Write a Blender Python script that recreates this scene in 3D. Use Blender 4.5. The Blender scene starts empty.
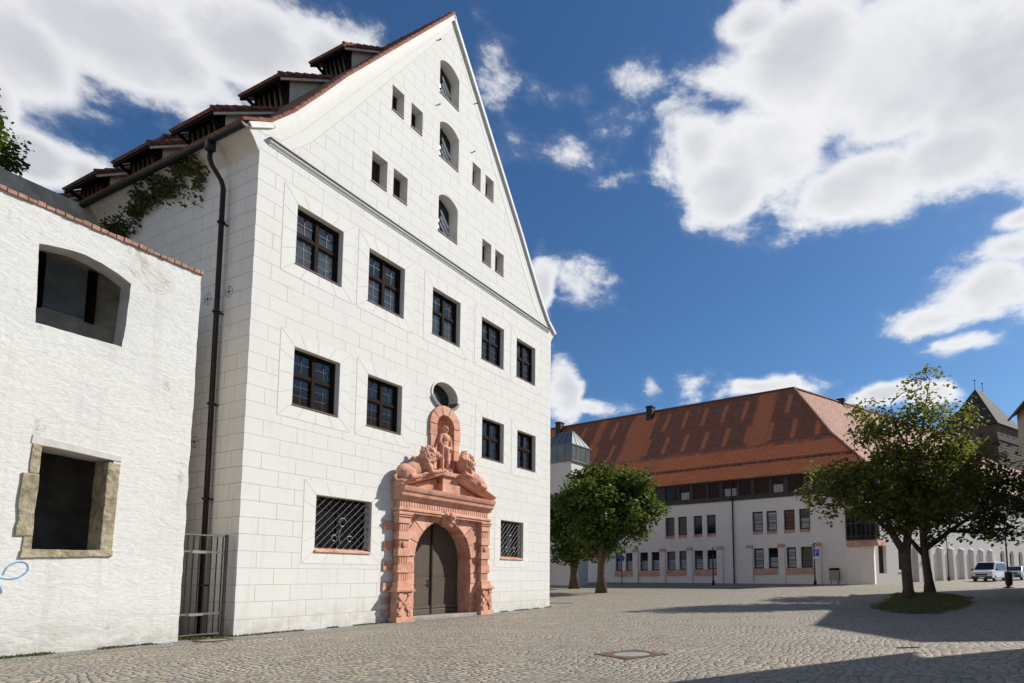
import bpy, bmesh, math, random
from mathutils import Matrix, Vector, noise as mnoise
R = math.radians
scene = bpy.context.scene
COL = scene.collection

# ------------------------------------------------------------------ camera
cam_d = bpy.data.cameras.new("camera")
cam = bpy.data.objects.new("camera", cam_d)
COL.objects.link(cam)
_r = Vector((0.999948893, 0.00093433, -0.01006666))
_d = Vector((-0.01011, 0.09241231, -0.9956695))
_f = Vector((0.0, 0.99572039, 0.09241704))
_m = Matrix((_r, -_d, -_f)).transposed().to_4x4()
_m.translation = Vector((0, 0, 1.4))
cam.matrix_world = _m
cam_d.sensor_fit = 'HORIZONTAL'
cam_d.sensor_width = 36.0
cam_d.lens = 585.07 / 1024 * 36
cam_d.shift_x = -(644.69 - 512) / 1024
cam_d.shift_y = (523.62 - 341.5) / 1024
cam_d.clip_start = 0.1
cam_d.clip_end = 3000
scene.camera = cam

# ------------------------------------------------------------------ sun, sky, exposure
SUN_AZ, SUN_EL = R(65), R(38)          # azimuth from +Y towards +X
sv = Vector((math.sin(SUN_AZ) * math.cos(SUN_EL), math.cos(SUN_AZ) * math.cos(SUN_EL), math.sin(SUN_EL)))
sd = bpy.data.lights.new("sun", 'SUN')
sd.energy = 5.0
sd.angle = R(0.53)
sd.color = (1.0, 0.955, 0.88)
so = bpy.data.objects.new("sun", sd)
so.rotation_euler = sv.to_track_quat('Z', 'Y').to_euler()
so.location = sv * 200
COL.objects.link(so)
scene.view_settings.view_transform = 'Standard'
scene.view_settings.look = 'None'
scene.view_settings.gamma = 1
scene.view_settings.use_curve_mapping = False
scene.view_settings.exposure = 0.22

CLOUDS = [(-0.77, 0.635, 0.164, 0.068, 1), (-0.627, 0.682, 0.147, 0.063, 1), (-0.515, 0.707, 0.077, 0.038, 0.9), (-0.847, 0.57, 0.073, 0.072, 1), (-0.831, 0.474, 0.062, 0.04, 1), (-0.779, 0.481, 0.039, 0.025, 0.9), (-0.863, 0.509, 0.039, 0.056, 0.9), (0.288, 0.74, 0.161, 0.088, 1), (0.448, 0.698, 0.195, 0.114, 1), (0.586, 0.648, 0.167, 0.123, 1), (0.223, 0.647, 0.147, 0.075, 1), (0.361, 0.577, 0.142, 0.06, 1), (0.151, 0.604, 0.092, 0.051, 0.95), (0.527, 0.588, 0.136, 0.051, 1), (0.093, 0.658, 0.076, 0.061, 0.9), (0.212, 0.793, 0.075, 0.035, 0.9), (0.702, 0.585, 0.15, 0.122, 1), (0.548, 0.4, 0.097, 0.042, 0.85), (0.471, 0.375, 0.082, 0.024, 0.75), (0.59, 0.448, 0.068, 0.035, 0.75), (0.601, 0.489, 0.049, 0.022, 0.75), (0.517, 0.338, 0.06, 0.013, 0.6), (0.686, 0.396, 0.086, 0.072, 0.9), (-0.177, 0.446, 0.034, 0.062, 0.95), (-0.149, 0.307, 0.034, 0.055, 0.95), (-0.102, 0.468, 0.058, 0.034, 0.5), (0.009, 0.739, 0.066, 0.026, 0.36), (-0.016, 0.69, 0.055, 0.017, 0.30), (-0.114, 0.726, 0.052, 0.018, 0.27), (-0.138, 0.647, 0.045, 0.02, 0.22), (-0.243, 0.66, 0.045, 0.022, 0.22), (-0.06, 0.61, 0.045, 0.016, 0.2), (0.21, 0.317, 0.092, 0.016, 0.85), (0.393, 0.288, 0.09, 0.023, 0.9), (0.472, 0.276, 0.062, 0.032, 0.95), (0.082, 0.327, 0.024, 0.018, 0.42), (0.021, 0.323, 0.020, 0.018, 0.42), (0.134, 0.32, 0.024, 0.014, 0.42), (-0.093, 0.287, 0.087, 0.013, 0.6), (-0.271, 0.725, 0.024, 0.034, 0.22),
          (1.7, 0.5, .3, .15, 1), (-1.65, 0.5, .5, .35, 1), (-2.7, 0.4, .4, .15, .9), (2.4, 0.3, .4, .08, .8)]  # clouds out of view, added for ambient light; the broad one brightens the side wall


class NT:
    """tiny node-tree writer"""
    def __init__(s, nt):
        s.nt = nt
        nt.nodes.clear()
    def n(s, typ, ins=None, **kw):
        nd = s.nt.nodes.new(typ)
        for k, v in kw.items():
            setattr(nd, k, v)
        for k, v in (ins or {}).items():
            sock = nd.inputs[k]
            if isinstance(v, bpy.types.NodeSocket):
                s.nt.links.new(v, sock)
            else:
                sock.default_value = v
        return nd
    def m(s, op, a, b=None, c=None, clamp=False):
        ins = {0: a}
        if b is not None: ins[1] = b
        if c is not None: ins[2] = c
        return s.n('ShaderNodeMath', ins, operation=op, use_clamp=clamp).outputs[0]
    def v(s, op, a, b=None):
        ins = {0: a}
        if b is not None: ins[1] = b
        nd = s.n('ShaderNodeVectorMath', ins, operation=op)
        return nd.outputs['Value'] if op in ('LENGTH', 'DOT_PRODUCT', 'DISTANCE') else nd.outputs[0]
    def ss(s, x, a, b, o0=0.0, o1=1.0):
        return s.n('ShaderNodeMapRange', {0: x, 1: a, 2: b, 3: o0, 4: o1}, interpolation_type='SMOOTHSTEP').outputs[0]
    def noise(s, vec, scale, detail=4, rough=.55, dist=0.0):
        return s.n('ShaderNodeTexNoise', {'Vector': vec, 'Scale': scale, 'Detail': detail, 'Roughness': rough, 'Distortion': dist})
    def mix(s, fac, a, b, mode='MIX'):
        nd = s.n('ShaderNodeMix', data_type='RGBA', blend_type=mode)
        for sock, v in ((nd.inputs[0], fac), (nd.inputs[6], a), (nd.inputs[7], b)):
            if isinstance(v, bpy.types.NodeSocket): s.nt.links.new(v, sock)
            elif isinstance(v, (tuple, list)): sock.default_value = (*v[:3], 1)
            else: sock.default_value = v
        return nd.outputs[2]
    def xyz(s, vec):
        return s.n('ShaderNodeSeparateXYZ', {0: vec}).outputs
    def comb(s, x, y, z=0.0):
        return s.n('ShaderNodeCombineXYZ', {0: x, 1: y, 2: z}).outputs[0]


world = bpy.data.worlds.new("World")
scene.world = world
world.use_nodes = True
w = NT(world.node_tree)
sky = w.n('ShaderNodeTexSky', sky_type='NISHITA', sun_disc=False, sun_elevation=SUN_EL, sun_rotation=SUN_AZ,
          altitude=400, air_density=1.0, dust_density=0.7, ozone_density=3.0)
hsv = w.n('ShaderNodeHueSaturation', {'Saturation': 1.12, 'Value': 0.62, 'Color': sky.outputs[0]})
blue = w.mix(1.0, hsv.outputs[0], (1.08, 1.40, 1.62), 'MULTIPLY')
dirv = w.n('ShaderNodeTexCoord').outputs['Generated']
dx, dy, dz = w.xyz(dirv)
az = w.m('ARCTAN2', dx, dy)
el = w.m('ARCSINE', dz)
nlow = w.noise(w.v('MULTIPLY', dirv, (1, 1, 1.4)), 7.0, 3, .5).outputs['Color']
wob = w.v('MULTIPLY', w.v('SUBTRACT', nlow, (.5, .5, .5)), (.10, .06, 0))
ae = w.v('ADD', w.comb(az, el), wob)
acc = None
for (a, e, ra, re, wt) in CLOUDS:
    q = w.v('LENGTH', w.v('MULTIPLY', w.v('SUBTRACT', ae, (a, e, 0)), (1 / (ra * 1.25), 1 / (re * 1.25), 0)))
    val = w.m('MULTIPLY_ADD', q, -wt, wt)
    acc = val if acc is None else w.m('SMOOTH_MAX', acc, val, .18)
# the cloud field, sampled twice (a second time a step towards the sun) for light and dark sides
cs = w.v('MULTIPLY', dirv, (1, 1, 1.7))
def dens(vec):
    f1 = w.noise(vec, 9.0, 9, .62, .25).outputs[0]
    return f1
f1 = dens(cs)
f2 = dens(w.v('ADD', cs, tuple(c * .035 for c in sv)))
fine = w.noise(cs, 30.0, 6, .65).outputs[0]
calm = w.ss(acc, .15, .6, 1.0, .42)                      # the middle of a big cloud is closed, its rim ragged
body = w.m('ADD', w.m('MULTIPLY', acc, 1.25), w.m('MULTIPLY', w.m('MULTIPLY', w.m('SUBTRACT', f1, .5), 2.0), calm))
body = w.m('ADD', body, w.m('MULTIPLY', w.m('MULTIPLY', w.m('SUBTRACT', fine, .5), .62), calm))
alpha = w.ss(body, .10, .66)
alpha = w.m('MAXIMUM', alpha, w.m('MULTIPLY', w.ss(body, -.05, .4), .10))
thick = w.ss(body, .35, 1.0)
g1 = w.noise(cs, 5.0, 5, .5, .2).outputs[0]
g2 = w.noise(w.v('ADD', cs, tuple(c * .06 for c in sv)), 5.0, 5, .5, .2).outputs[0]
left = w.ss(az, -.25, -.55, 0, .26)                      # the bank on the left is seen more from its shaded side
lit = w.m('SUBTRACT', w.m('ADD', .62, w.m('MULTIPLY', w.m('SUBTRACT', g1, g2), 1.5)), left, clamp=True)
shade = w.m('MULTIPLY', thick, w.m('SUBTRACT', 1.28, lit), clamp=True)
ccol = w.mix(shade, (9.6, 9.6, 9.7), (6.0, 6.1, 6.6))
skyc = w.mix(w.m('MULTIPLY', alpha, .97), blue, ccol)
bg = w.n('ShaderNodeBackground', {'Color': skyc, 'Strength': 0.087})
w.n('ShaderNodeOutputWorld', {0: bg.outputs[0]})
# ------------------------------------------------------------------ materials
MATS = {}
def newmat(name):
    m = bpy.data.materials.new(name)
    m.use_nodes = True
    MATS[name] = m
    return m, NT(m.node_tree)
def finish(t, col, rough=.8, bump=None, bstr=.3, bdist=.02, **extra):
    ins = {'Base Color': col if isinstance(col, bpy.types.NodeSocket) else (*col, 1), 'Roughness': rough}
    ins.update(extra)
    if bump is not None:
        ins['Normal'] = t.n('ShaderNodeBump', {'Strength': bstr, 'Distance': bdist, 'Height': bump}).outputs[0]
    p = t.n('ShaderNodeBsdfPrincipled', ins)
    t.n('ShaderNodeOutputMaterial', {0: p.outputs[0]})
    return p
def simple(name, col, rough=.7, var=.15, scale=6.0, bstr=.15, metal=0.0, bdist=.01, detail=5, spec=.5):
    m, t = newmat(name)
    o = t.n('ShaderNodeTexCoord').outputs['Object']
    nz = t.noise(o, scale, detail, .6).outputs[0]
    nz2 = t.noise(o, scale * .22, 3, .6).outputs[0]
    k = t.m('ADD', t.m('MULTIPLY', nz, .6), t.m('MULTIPLY', nz2, .4))
    lo = tuple(c * (1 - var) for c in col); hi = tuple(min(1, c * (1 + var)) for c in col)
    c = t.mix(t.ss(k, .3, .7), lo, hi)
    finish(t, c, rough, nz, bstr, bdist, **{'Metallic': metal, 'Specular IOR Level': spec})
    return m

def ashlar(name, axis, base):
    """white limewash with thin painted block joints"""
    m, t = newmat(name)
    o = t.n('ShaderNodeTexCoord').outputs['Object']
    x, y, z = t.xyz(o)
    h = x if axis == 'x' else y
    wobv = t.noise(o, 1.5, 2).outputs[0]
    vec = t.comb(h, t.m('ADD', t.m('ADD', z, 0.021), t.m('MULTIPLY', t.m('SUBTRACT', wobv, .5), .02)))
    b = t.n('ShaderNodeTexBrick', {'Vector': vec, 'Color1': (*base, 1), 'Color2': (*[c * .975 for c in base], 1), 'Mortar': (0.36, 0.29, 0.255, 1),
            'Scale': 1.0, 'Mortar Size': .0085, 'Mortar Smooth': .35, 'Bias': 0.0, 'Brick Width': .98, 'Row Height': .447}, offset=.5, squash=1.0)
    fade = t.ss(t.noise(o, .8, 4, .6).outputs[0], .3, .62)
    plain = tuple(base)
    c = t.mix(t.m('ADD', .66, t.m('MULTIPLY', fade, .34)), plain, b.outputs[0])
    spot = t.noise(o, 2.2, 6, .7).outputs[0]
    c = t.mix(t.ss(spot, .50, .80, 0, .42), c, (.52, .49, .43))
    streak = t.noise(t.v('MULTIPLY', o, (5, 5, .25)), 1.0, 4, .6).outputs[0]
    c = t.mix(t.ss(streak, .50, .80, 0, .34), c, (.50, .475, .44))
    patchy = t.noise(t.v('ADD', o, (7, 3, 1)), .35, 3, .5).outputs[0]
    c = t.mix(t.ss(patchy, .42, .62, 0, .25), c, (.62, .605, .575))
    foot = t.m('MULTIPLY', t.ss(z, 1.1, .0), t.ss(t.noise(o, 2.8, 6, .7).outputs[0], .30, .66))
    c = t.mix(t.m('MULTIPLY', foot, .62), c, (.42, .38, .32))
    nb = t.noise(o, 14, 5, .65).outputs[0]
    hgt = t.m('ADD', t.m('MULTIPLY', nb, .35), t.m('MULTIPLY', b.outputs[1], -.6))
    finish(t, c, .88, hgt, .22, .02)
    return m
WHITE = (.69, .675, .635)
ashlar('ashlar_front', 'x', WHITE)
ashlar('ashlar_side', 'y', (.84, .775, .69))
simple('limewash', WHITE, .88, .04, 5, .15)
simple('limewash_joint', (.60, .555, .51), .9, .1)
simple('white_trim', (.74, .72, .68), .8, .06)
simple('cove_plaster', (.70, .63, .54), .88, .1, 3)
def rough_plaster():
    m, t = newmat('rough_plaster')
    o = t.n('ShaderNodeTexCoord').outputs['Object']
    st = t.v('MULTIPLY', o, (1.0, 1, 2.1))
    n1 = t.noise(st, 1.6, 7, .66, .6).outputs[0]
    n2 = t.noise(st, 9, 5, .6, .3).outputs[0]
    course = t.n('ShaderNodeTexBrick', {'Vector': t.comb(t.xyz(o)[0], t.m('ADD', t.xyz(o)[2], t.m('MULTIPLY', n1, .10))), 'Scale': 1.0, 'Mortar Size': .02, 'Mortar Smooth': 1.0, 'Brick Width': .36, 'Row Height': .105}).outputs[1]
    c = t.mix(t.ss(n2, .35, .75), (.70, .69, .655), (.60, .585, .55))
    pat = t.noise(o, 1.1, 6, .72, .8).outputs[0]
    c = t.mix(t.ss(pat, .62, .67, 0, .8), c, (.45, .40, .335))
    drip = t.noise(t.v('MULTIPLY', o, (2.6, 1, .16)), 1.0, 5, .65).outputs[0]
    c = t.mix(t.ss(drip, .52, .72, 0, .38), c, (.47, .455, .42))
    lo = t.noise(o, .55, 5, .6).outputs[0]
    c = t.mix(t.ss(lo, .45, .72, 0, .4), c, (.52, .515, .495))
    z = t.xyz(o)[2]
    foot = t.m('MULTIPLY', t.ss(z, 1.1, .05), t.ss(n1, .3, .65))
    c = t.mix(t.m('MULTIPLY', foot, .65), c, (.40, .365, .31))
    top = t.m('MULTIPLY', t.ss(z, 8.2, 9.1), t.ss(pat, .52, .64))
    c = t.mix(t.m('MULTIPLY', top, .55), c, (.42, .36, .30))
    hgt = t.m('ADD', t.m('ADD', n1, t.m('MULTIPLY', n2, .35)), t.m('MULTIPLY', course, t.ss(pat, .40, .75, 0, -.06)))
    finish(t, c, .92, hgt, .42, .06)
rough_plaster()
def sandstone():
    m, t = newmat('red_sandstone')
    o = t.n('ShaderNodeTexCoord').outputs['Object']
    n1 = t.noise(o, 2.4, 6, .65).outputs[0]
    n2 = t.noise(o, 28, 4, .6).outputs[0]
    isl = t.n('ShaderNodeNewGeometry').outputs['Random Per Island']
    c = t.mix(t.m('ADD', t.m('MULTIPLY', t.ss(n1, .3, .7), .55), t.m('MULTIPLY', isl, .45)), (.47, .19, .115), (.76, .455, .33))
    c = t.mix(t.ss(t.noise(o, 1.3, 6, .72).outputs[0], .50, .70, 0, .6), c, (.27, .105, .068))
    c = t.mix(t.ss(n2, .55, .8, 0, .35), c, (.62, .38, .27))
    finish(t, c, .85, t.m('ADD', t.m('MULTIPLY', n2, .7), t.noise(o, 9, 6, .7).outputs[0]), .6, .03)
sandstone()
simple('lintel_plaster', (.56, .535, .50), .9, .12, 6, .4)
simple('old_brick', (.36, .19, .14), .9, .4, 7, .6)
simple('buff_stone', (.32, .27, .18), .9, .55, 6, 1.0, bdist=.05)
simple('grey_stone', (.30, .275, .24), .9, .3, 6, .4)
simple('dark_wood', (.016, .009, .007), .8, .3, 12, .2, spec=.12)
simple('slat_wood', (.22, .17, .12), .8, .3, 8)
simple('red_wood', (.16, .06, .04), .6, .3, 9, .2)
simple('timber_band', (.035, .024, .020), .6, .3, 8, .2)
simple('iron', (.035, .032, .030), .5, .3, 20, .2, .6)
simple('grey_iron', (.16, .155, .15), .5, .25, 16, .2, .6)
simple('pale_iron', (.27, .25, .235), .5, .2, 16, .2, .5)
simple('rust', (.115, .058, .036), .8, .5, 14, .6)
simple('copper_brown', (.026, .017, .014), .45, .3, 5, .1, .5)
simple('gutter_metal', (.030, .029, .026), .5, .25, 5, .1, .5)
simple('flashing', (.25, .22, .20), .5, .2, 9, .1, .4)
simple('concrete', (.44, .385, .31), .9, .35, 2.2, .4)
simple('shaded_masonry', (.12, .112, .10), .9, .4, 2.5, .4)
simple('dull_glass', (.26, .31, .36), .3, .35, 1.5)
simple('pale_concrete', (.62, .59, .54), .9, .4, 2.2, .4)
simple('ruin_reveal', (.46, .435, .42), .9, .2, 4, .4)
simple('beige_render', (.42, .36, .25), .9, .12, 3, .2)
simple('cheek_render', (.62, .56, .45), .9, .15, 4, .2)
simple('grey_render', (.82, .74, .67), .9, .06, 2.2, .12)
simple('white_render', (.60, .57, .545), .9, .05, 2.2, .12)
simple('bark', (.080, .056, .038), .95, .45, 9, 1.0, bdist=.05)
simple('twig_bark', (.06, .045, .032), .95, .3, 9, .5)
simple('tan_board', (.38, .32, .22), .7, .1, 4)
simple('blue_sign', (.03, .10, .42), .4, .05)
simple('white_paint', (.78, .78, .78), .4, .04)
simple('black_rubber', (.02, .02, .02), .8, .2)
simple('car_white', (.62, .63, .65), .22, .03, 3, 0)
simple('car_silver', (.36, .38, .40), .25, .03, 3, 0, .6)
simple('chrome', (.6, .6, .6), .2, .05, 5, 0, 1.0)
simple('black_plastic', (.022, .022, .024), .45, .2)
simple('graffiti_blue', (.16, .36, .62), .8, .2, 10)
simple('curtain', (.80, .79, .76), .9, .25, 3.5)
simple('grey_blind', (.40, .40, .41), .9, .3, 3)
simple('lamp_glass', (.80, .79, .76), .25, .03)
simple('headlamp', (.55, .57, .60), .08, .05)
simple('lantern_metal', (.12, .14, .15), .35, .25, 2, .05, .2)
simple('dark_glass', (.012, .015, .018), .06, .2, 1.5, .05)
simple('floor_dark', (.05, .045, .04), .9, .3)

def glass(name, tint, transp):
    m, t = newmat(name)
    o = t.n('ShaderNodeTexCoord').outputs['Object']
    bmp = t.n('ShaderNodeBump', {'Strength': .18, 'Distance': .02, 'Height': t.noise(o, 2.6, 2).outputs[0]}).outputs[0]
    g = t.n('ShaderNodeBsdfGlossy', {'Color': (.9, .92, .95, 1), 'Roughness': .03, 'Normal': bmp})
    tr = t.n('ShaderNodeBsdfTransparent', {'Color': (*tint, 1)})
    fr = t.n('ShaderNodeFresnel', {'IOR': 1.5, 'Normal': bmp}).outputs[0]
    mx = t.n('ShaderNodeMixShader', {0: t.m('ADD', t.m('MULTIPLY', fr, 1.0), 1 - transp, clamp=True), 1: tr.outputs[0], 2: g.outputs[0]})
    t.n('ShaderNodeOutputMaterial', {0: mx.outputs[0]})
glass('old_glass', (.72, .76, .76), .97)
glass('lantern_glass', (.30, .36, .38), .85)
def far_glass():
    m, t = newmat('office_glass')
    o = t.n('ShaderNodeTexCoord').outputs['Object']
    bmp = t.n('ShaderNodeBump', {'Strength': .1, 'Distance': .02, 'Height': t.noise(o, .9, 2).outputs[0]}).outputs[0]
    finish(t, (.014, .016, .020), .05, **{'Normal': bmp, 'Specular IOR Level': .30})
far_glass()

def roof_tiles(name, lo, hi, rowh, tw, ax=(0, 2)):
    m, t = newmat(name)
    o = t.n('ShaderNodeTexCoord').outputs['Object']
    c3 = t.xyz(o)
    vec = t.comb(c3[ax[0]], c3[ax[1]])
    b = t.n('ShaderNodeTexBrick', {'Vector': vec, 'Color1': (*lo, 1), 'Color2': (*hi, 1), 'Mortar': (*[c * .35 for c in lo], 1), 'Scale': 1.0,
            'Mortar Size': .012, 'Mortar Smooth': .3, 'Brick Width': tw, 'Row Height': rowh})
    n = t.noise(o, .6, 6, .65).outputs[0]
    c = t.mix(t.ss(n, .45, .75, 0, .6), b.outputs[0], tuple(x * .45 for x in lo))
    finish(t, c, .85, t.m('SUBTRACT', 1.0, b.outputs[1]), .5, .03)
roof_tiles('red_tiles', (.24, .085, .05), (.33, .13, .08), .16, .18, (1, 2))
roof_tiles('wing_tiles', (.36, .165, .11), (.43, .215, .15), .3, .22, (0, 2))
roof_tiles('tower_tiles', (.040, .028, .025), (.055, .040, .035), .3, .22, (0, 2))
roof_tiles('tower_brick', (.10, .066, .05), (.14, .092, .068), .25, .5, (0, 2))

def weathered_roof():
    """orange tiles, dark with lichen on the upper slope with bare streaks below the vent tiles"""
    m, t = newmat('weathered_tiles')
    o = t.n('ShaderNodeTexCoord').outputs['Object']
    x, y, z = t.xyz(o)
    b = t.n('ShaderNodeTexBrick', {'Vector': t.comb(x, z), 'Color1': (.74, .20, .065, 1), 'Color2': (.82, .25, .09, 1), 'Mortar': (.45, .12, .045, 1), 'Scale': 1.0,
            'Mortar Size': .03, 'Mortar Smooth': .3, 'Brick Width': .36, 'Row Height': .26})
    n = t.noise(t.v('MULTIPLY', o, (1, 1, .4)), 1.1, 6, .7).outputs[0]
    nb = t.noise(o, .25, 3, .6).outputs[0]
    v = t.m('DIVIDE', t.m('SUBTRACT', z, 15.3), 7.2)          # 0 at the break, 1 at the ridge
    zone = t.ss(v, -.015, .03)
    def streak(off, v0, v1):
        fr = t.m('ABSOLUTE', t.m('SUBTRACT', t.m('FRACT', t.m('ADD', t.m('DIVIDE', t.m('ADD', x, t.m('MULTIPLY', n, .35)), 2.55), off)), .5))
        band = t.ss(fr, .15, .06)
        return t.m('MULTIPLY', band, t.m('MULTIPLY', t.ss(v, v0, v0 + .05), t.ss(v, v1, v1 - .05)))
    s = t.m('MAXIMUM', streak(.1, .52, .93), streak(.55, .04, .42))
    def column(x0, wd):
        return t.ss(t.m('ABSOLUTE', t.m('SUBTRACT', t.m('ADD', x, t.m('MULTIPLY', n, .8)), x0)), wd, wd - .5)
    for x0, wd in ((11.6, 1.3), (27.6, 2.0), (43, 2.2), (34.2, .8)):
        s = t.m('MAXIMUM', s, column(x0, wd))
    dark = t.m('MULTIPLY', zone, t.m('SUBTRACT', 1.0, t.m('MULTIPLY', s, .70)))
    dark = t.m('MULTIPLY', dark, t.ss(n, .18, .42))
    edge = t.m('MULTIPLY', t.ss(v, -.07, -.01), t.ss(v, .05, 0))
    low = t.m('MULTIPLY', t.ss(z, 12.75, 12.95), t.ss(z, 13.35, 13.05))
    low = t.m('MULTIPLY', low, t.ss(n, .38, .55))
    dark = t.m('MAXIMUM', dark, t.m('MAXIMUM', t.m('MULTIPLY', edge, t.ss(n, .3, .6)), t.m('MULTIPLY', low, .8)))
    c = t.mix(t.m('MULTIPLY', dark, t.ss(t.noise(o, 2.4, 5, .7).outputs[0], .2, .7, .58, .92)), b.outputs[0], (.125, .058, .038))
    c = t.mix(t.ss(nb, .5, .8, 0, .35), c, (.22, .08, .04))
    finish(t, c, .9, t.m('SUBTRACT', 1.0, b.outputs[1]), .4, .04)
weathered_roof()

def door_wood(name, sgn):
    m, t = newmat(name)
    o = t.n('ShaderNodeTexCoord').outputs['Object']
    x, y, z = t.xyz(o)
    u = t.m('FRACT', t.m('MULTIPLY', t.m('ADD', x, t.m('MULTIPLY', z, sgn)), 6.2)) if sgn else t.m('FRACT', t.m('MULTIPLY', z, 3.0))
    line = t.m('MULTIPLY', t.ss(u, 0, .10), t.ss(u, 1.0, .90))
    g = t.noise(t.v('MULTIPLY', o, (8, 8, 3)), 3, 5, .6).outputs[0]
    c = t.mix(g, (.060, .043, .029), (.120, .088, .060))
    c = t.mix(line, (.020, .014, .011), c)
    finish(t, c, .65, line, .8, .03)
door_wood('door_boards_up', 1.0); door_wood('door_boards_down', -1.0); door_wood('door_boards_flat', 0)

def cobbles():
    m, t = newmat('cobbles')
    o = t.n('ShaderNodeTexCoord').outputs['Object']
    warp = t.v('MULTIPLY', t.v('SUBTRACT', t.noise(o, .33, 2).outputs['Color'], (0.437, 0.414, 0.378)), (1.5, 1.5, 0))
    warp2 = t.v('MULTIPLY', t.v('SUBTRACT', t.noise(o, 3.0, 2).outputs['Color'], (0.437, 0.414, 0.378)), (.09, .09, 0))
    rot = t.n('ShaderNodeMapping', {'Vector': t.v('ADD', t.v('ADD', o, warp), warp2), 'Rotation': (0, 0, R(24))}).outputs[0]
    flat = t.v('MULTIPLY', rot, (.92, 1.12, 0))
    SC = 6.9
    d = t.n('ShaderNodeTexVoronoi', {'Vector': flat, 'Scale': SC, 'Randomness': .52}, feature='DISTANCE_TO_EDGE', voronoi_dimensions='2D').outputs[0]
    vc = t.n('ShaderNodeTexVoronoi', {'Vector': flat, 'Scale': SC, 'Randomness': .52}, feature='F1', voronoi_dimensions='2D')
    rnd = t.xyz(vc.outputs['Color'])
    ramp = t.n('ShaderNodeValToRGB', {0: rnd[0]})
    cr = ramp.color_ramp
    cr.elements[0].position = 0; cr.elements[0].color = (0.175, 0.149, 0.113, 1)
    cr.elements[1].position = 1; cr.elements[1].color = (0.472, 0.393, 0.280, 1)
    for p, c in ((.22, (0.270, 0.244, 0.201)), (.45, (0.349, 0.302, 0.227)), (.62, (0.262, 0.244, 0.211)), (.8, (0.385, 0.318, 0.227)), (.92, (0.314, 0.231, 0.151))):
        e = cr.elements.new(p); e.color = (*c, 1)
    big = t.noise(o, .16, 4, .6).outputs[0]
    grain = t.noise(o, 38, 4, .7).outputs[0]
    track = t.noise(t.v('MULTIPLY', o, (.10, .42, 1)), 1.0, 4, .6).outputs[0]
    c = t.mix(t.ss(big, .35, .7, 0, .42), t.mix(t.ss(track, .48, .70, 0, .30), ramp.outputs[0], (.40, .37, .31)), (0.262, 0.235, 0.189))
    c = t.mix(t.ss(grain, .35, .75, 0, .35), c, (0.201, 0.178, 0.144))
    joint = t.ss(d, .0, .075)
    moss = t.ss(t.noise(o, .5, 5, .7).outputs[0], .5, .68)
    jc = t.mix(moss, (0.061, 0.051, 0.040), (0.066, 0.070, 0.031))
    c = t.mix(joint, jc, c)
    dome = t.m('POWER', t.ss(d, 0, .33), .55)
    tilt = t.m('MULTIPLY', rnd[1], .35)
    hgt = t.m('ADD', t.m('ADD', dome, tilt), t.m('MULTIPLY', grain, .12))
    finish(t, c, t.m('ADD', .55, t.m('MULTIPLY', rnd[2], .2)), hgt, .75, .035)
cobbles()
def small_setts():
    m, t = newmat('small_setts')
    o = t.n('ShaderNodeTexCoord').outputs['Object']
    warp = t.v('MULTIPLY', t.v('SUBTRACT', t.noise(o, .8, 2).outputs['Color'], (0.420, 0.420, 0.420)), (.5, .5, 0))
    p = t.v('ADD', o, warp)
    d = t.n('ShaderNodeTexVoronoi', {'Vector': p, 'Scale': 12.0, 'Randomness': .7}, feature='DISTANCE_TO_EDGE', voronoi_dimensions='2D').outputs[0]
    vc = t.n('ShaderNodeTexVoronoi', {'Vector': p, 'Scale': 12.0, 'Randomness': .7}, voronoi_dimensions='2D')
    rnd = t.xyz(vc.outputs['Color'])
    c = t.mix(rnd[0], (0.185, 0.172, 0.151), (0.336, 0.315, 0.281))
    joint = t.ss(d, .01, .10)
    moss = t.ss(t.noise(o, .9, 5, .7).outputs[0], .48, .66)
    c = t.mix(joint, t.mix(moss, (0.067, 0.060, 0.050), (0.063, 0.071, 0.034)), c)
    finish(t, c, .75, t.m('ADD', t.ss(d, 0, .3), t.m('MULTIPLY', rnd[1], .3)), .7, .025)
small_setts()
simple('slab', (0.252, 0.239, 0.214), .85, .15, 5, .3)

def leafmat(name, cols, trans=.35):
    m, t = newmat(name)
    isl = t.n('ShaderNodeNewGeometry').outputs['Random Per Island']
    ramp = t.n('ShaderNodeValToRGB', {0: isl})
    cr = ramp.color_ramp
    cr.elements[0].position = 0; cr.elements[0].color = (*cols[0], 1)
    cr.elements[1].position = 1; cr.elements[1].color = (*cols[-1], 1)
    for i, c in enumerate(cols[1:-1]):
        e = cr.elements.new((i + 1) / (len(cols) - 1)); e.color = (*c, 1)
    p = t.n('ShaderNodeBsdfPrincipled', {'Base Color': ramp.outputs[0], 'Roughness': .5, 'Specular IOR Level': .35})
    tl = t.n('ShaderNodeBsdfTranslucent', {'Color': t.mix(.5, ramp.outputs[0], (.22, .26, .03))})
    mx = t.n('ShaderNodeMixShader', {0: trans, 1: p.outputs[0], 2: tl.outputs[0]})
    t.n('ShaderNodeOutputMaterial', {0: mx.outputs[0]})
leafmat('maple_leaf', [(.034, .066, .014), (.052, .098, .020), (.075, .122, .025), (.042, .078, .016)], .42)
leafmat('chestnut_leaf', [(.095, .112, .024), (.14, .15, .034), (.20, .18, .045), (.105, .12, .026), (.20, .12, .04)], .52)
leafmat('shade_leaf', [(.050, .066, .018), (.075, .092, .024), (.095, .10, .028)], .42)
leafmat('ivy_leaf', [(.045, .060, .018), (.07, .08, .025), (.10, .075, .03)], .2)
leafmat('grass_blade', [(.08, .095, .025), (.13, .125, .04), (.21, .17, .075)], .3)
leafmat('moss_blade', [(.06, .075, .02), (.09, .10, .03), (.12, .10, .05)], .2)

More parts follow.
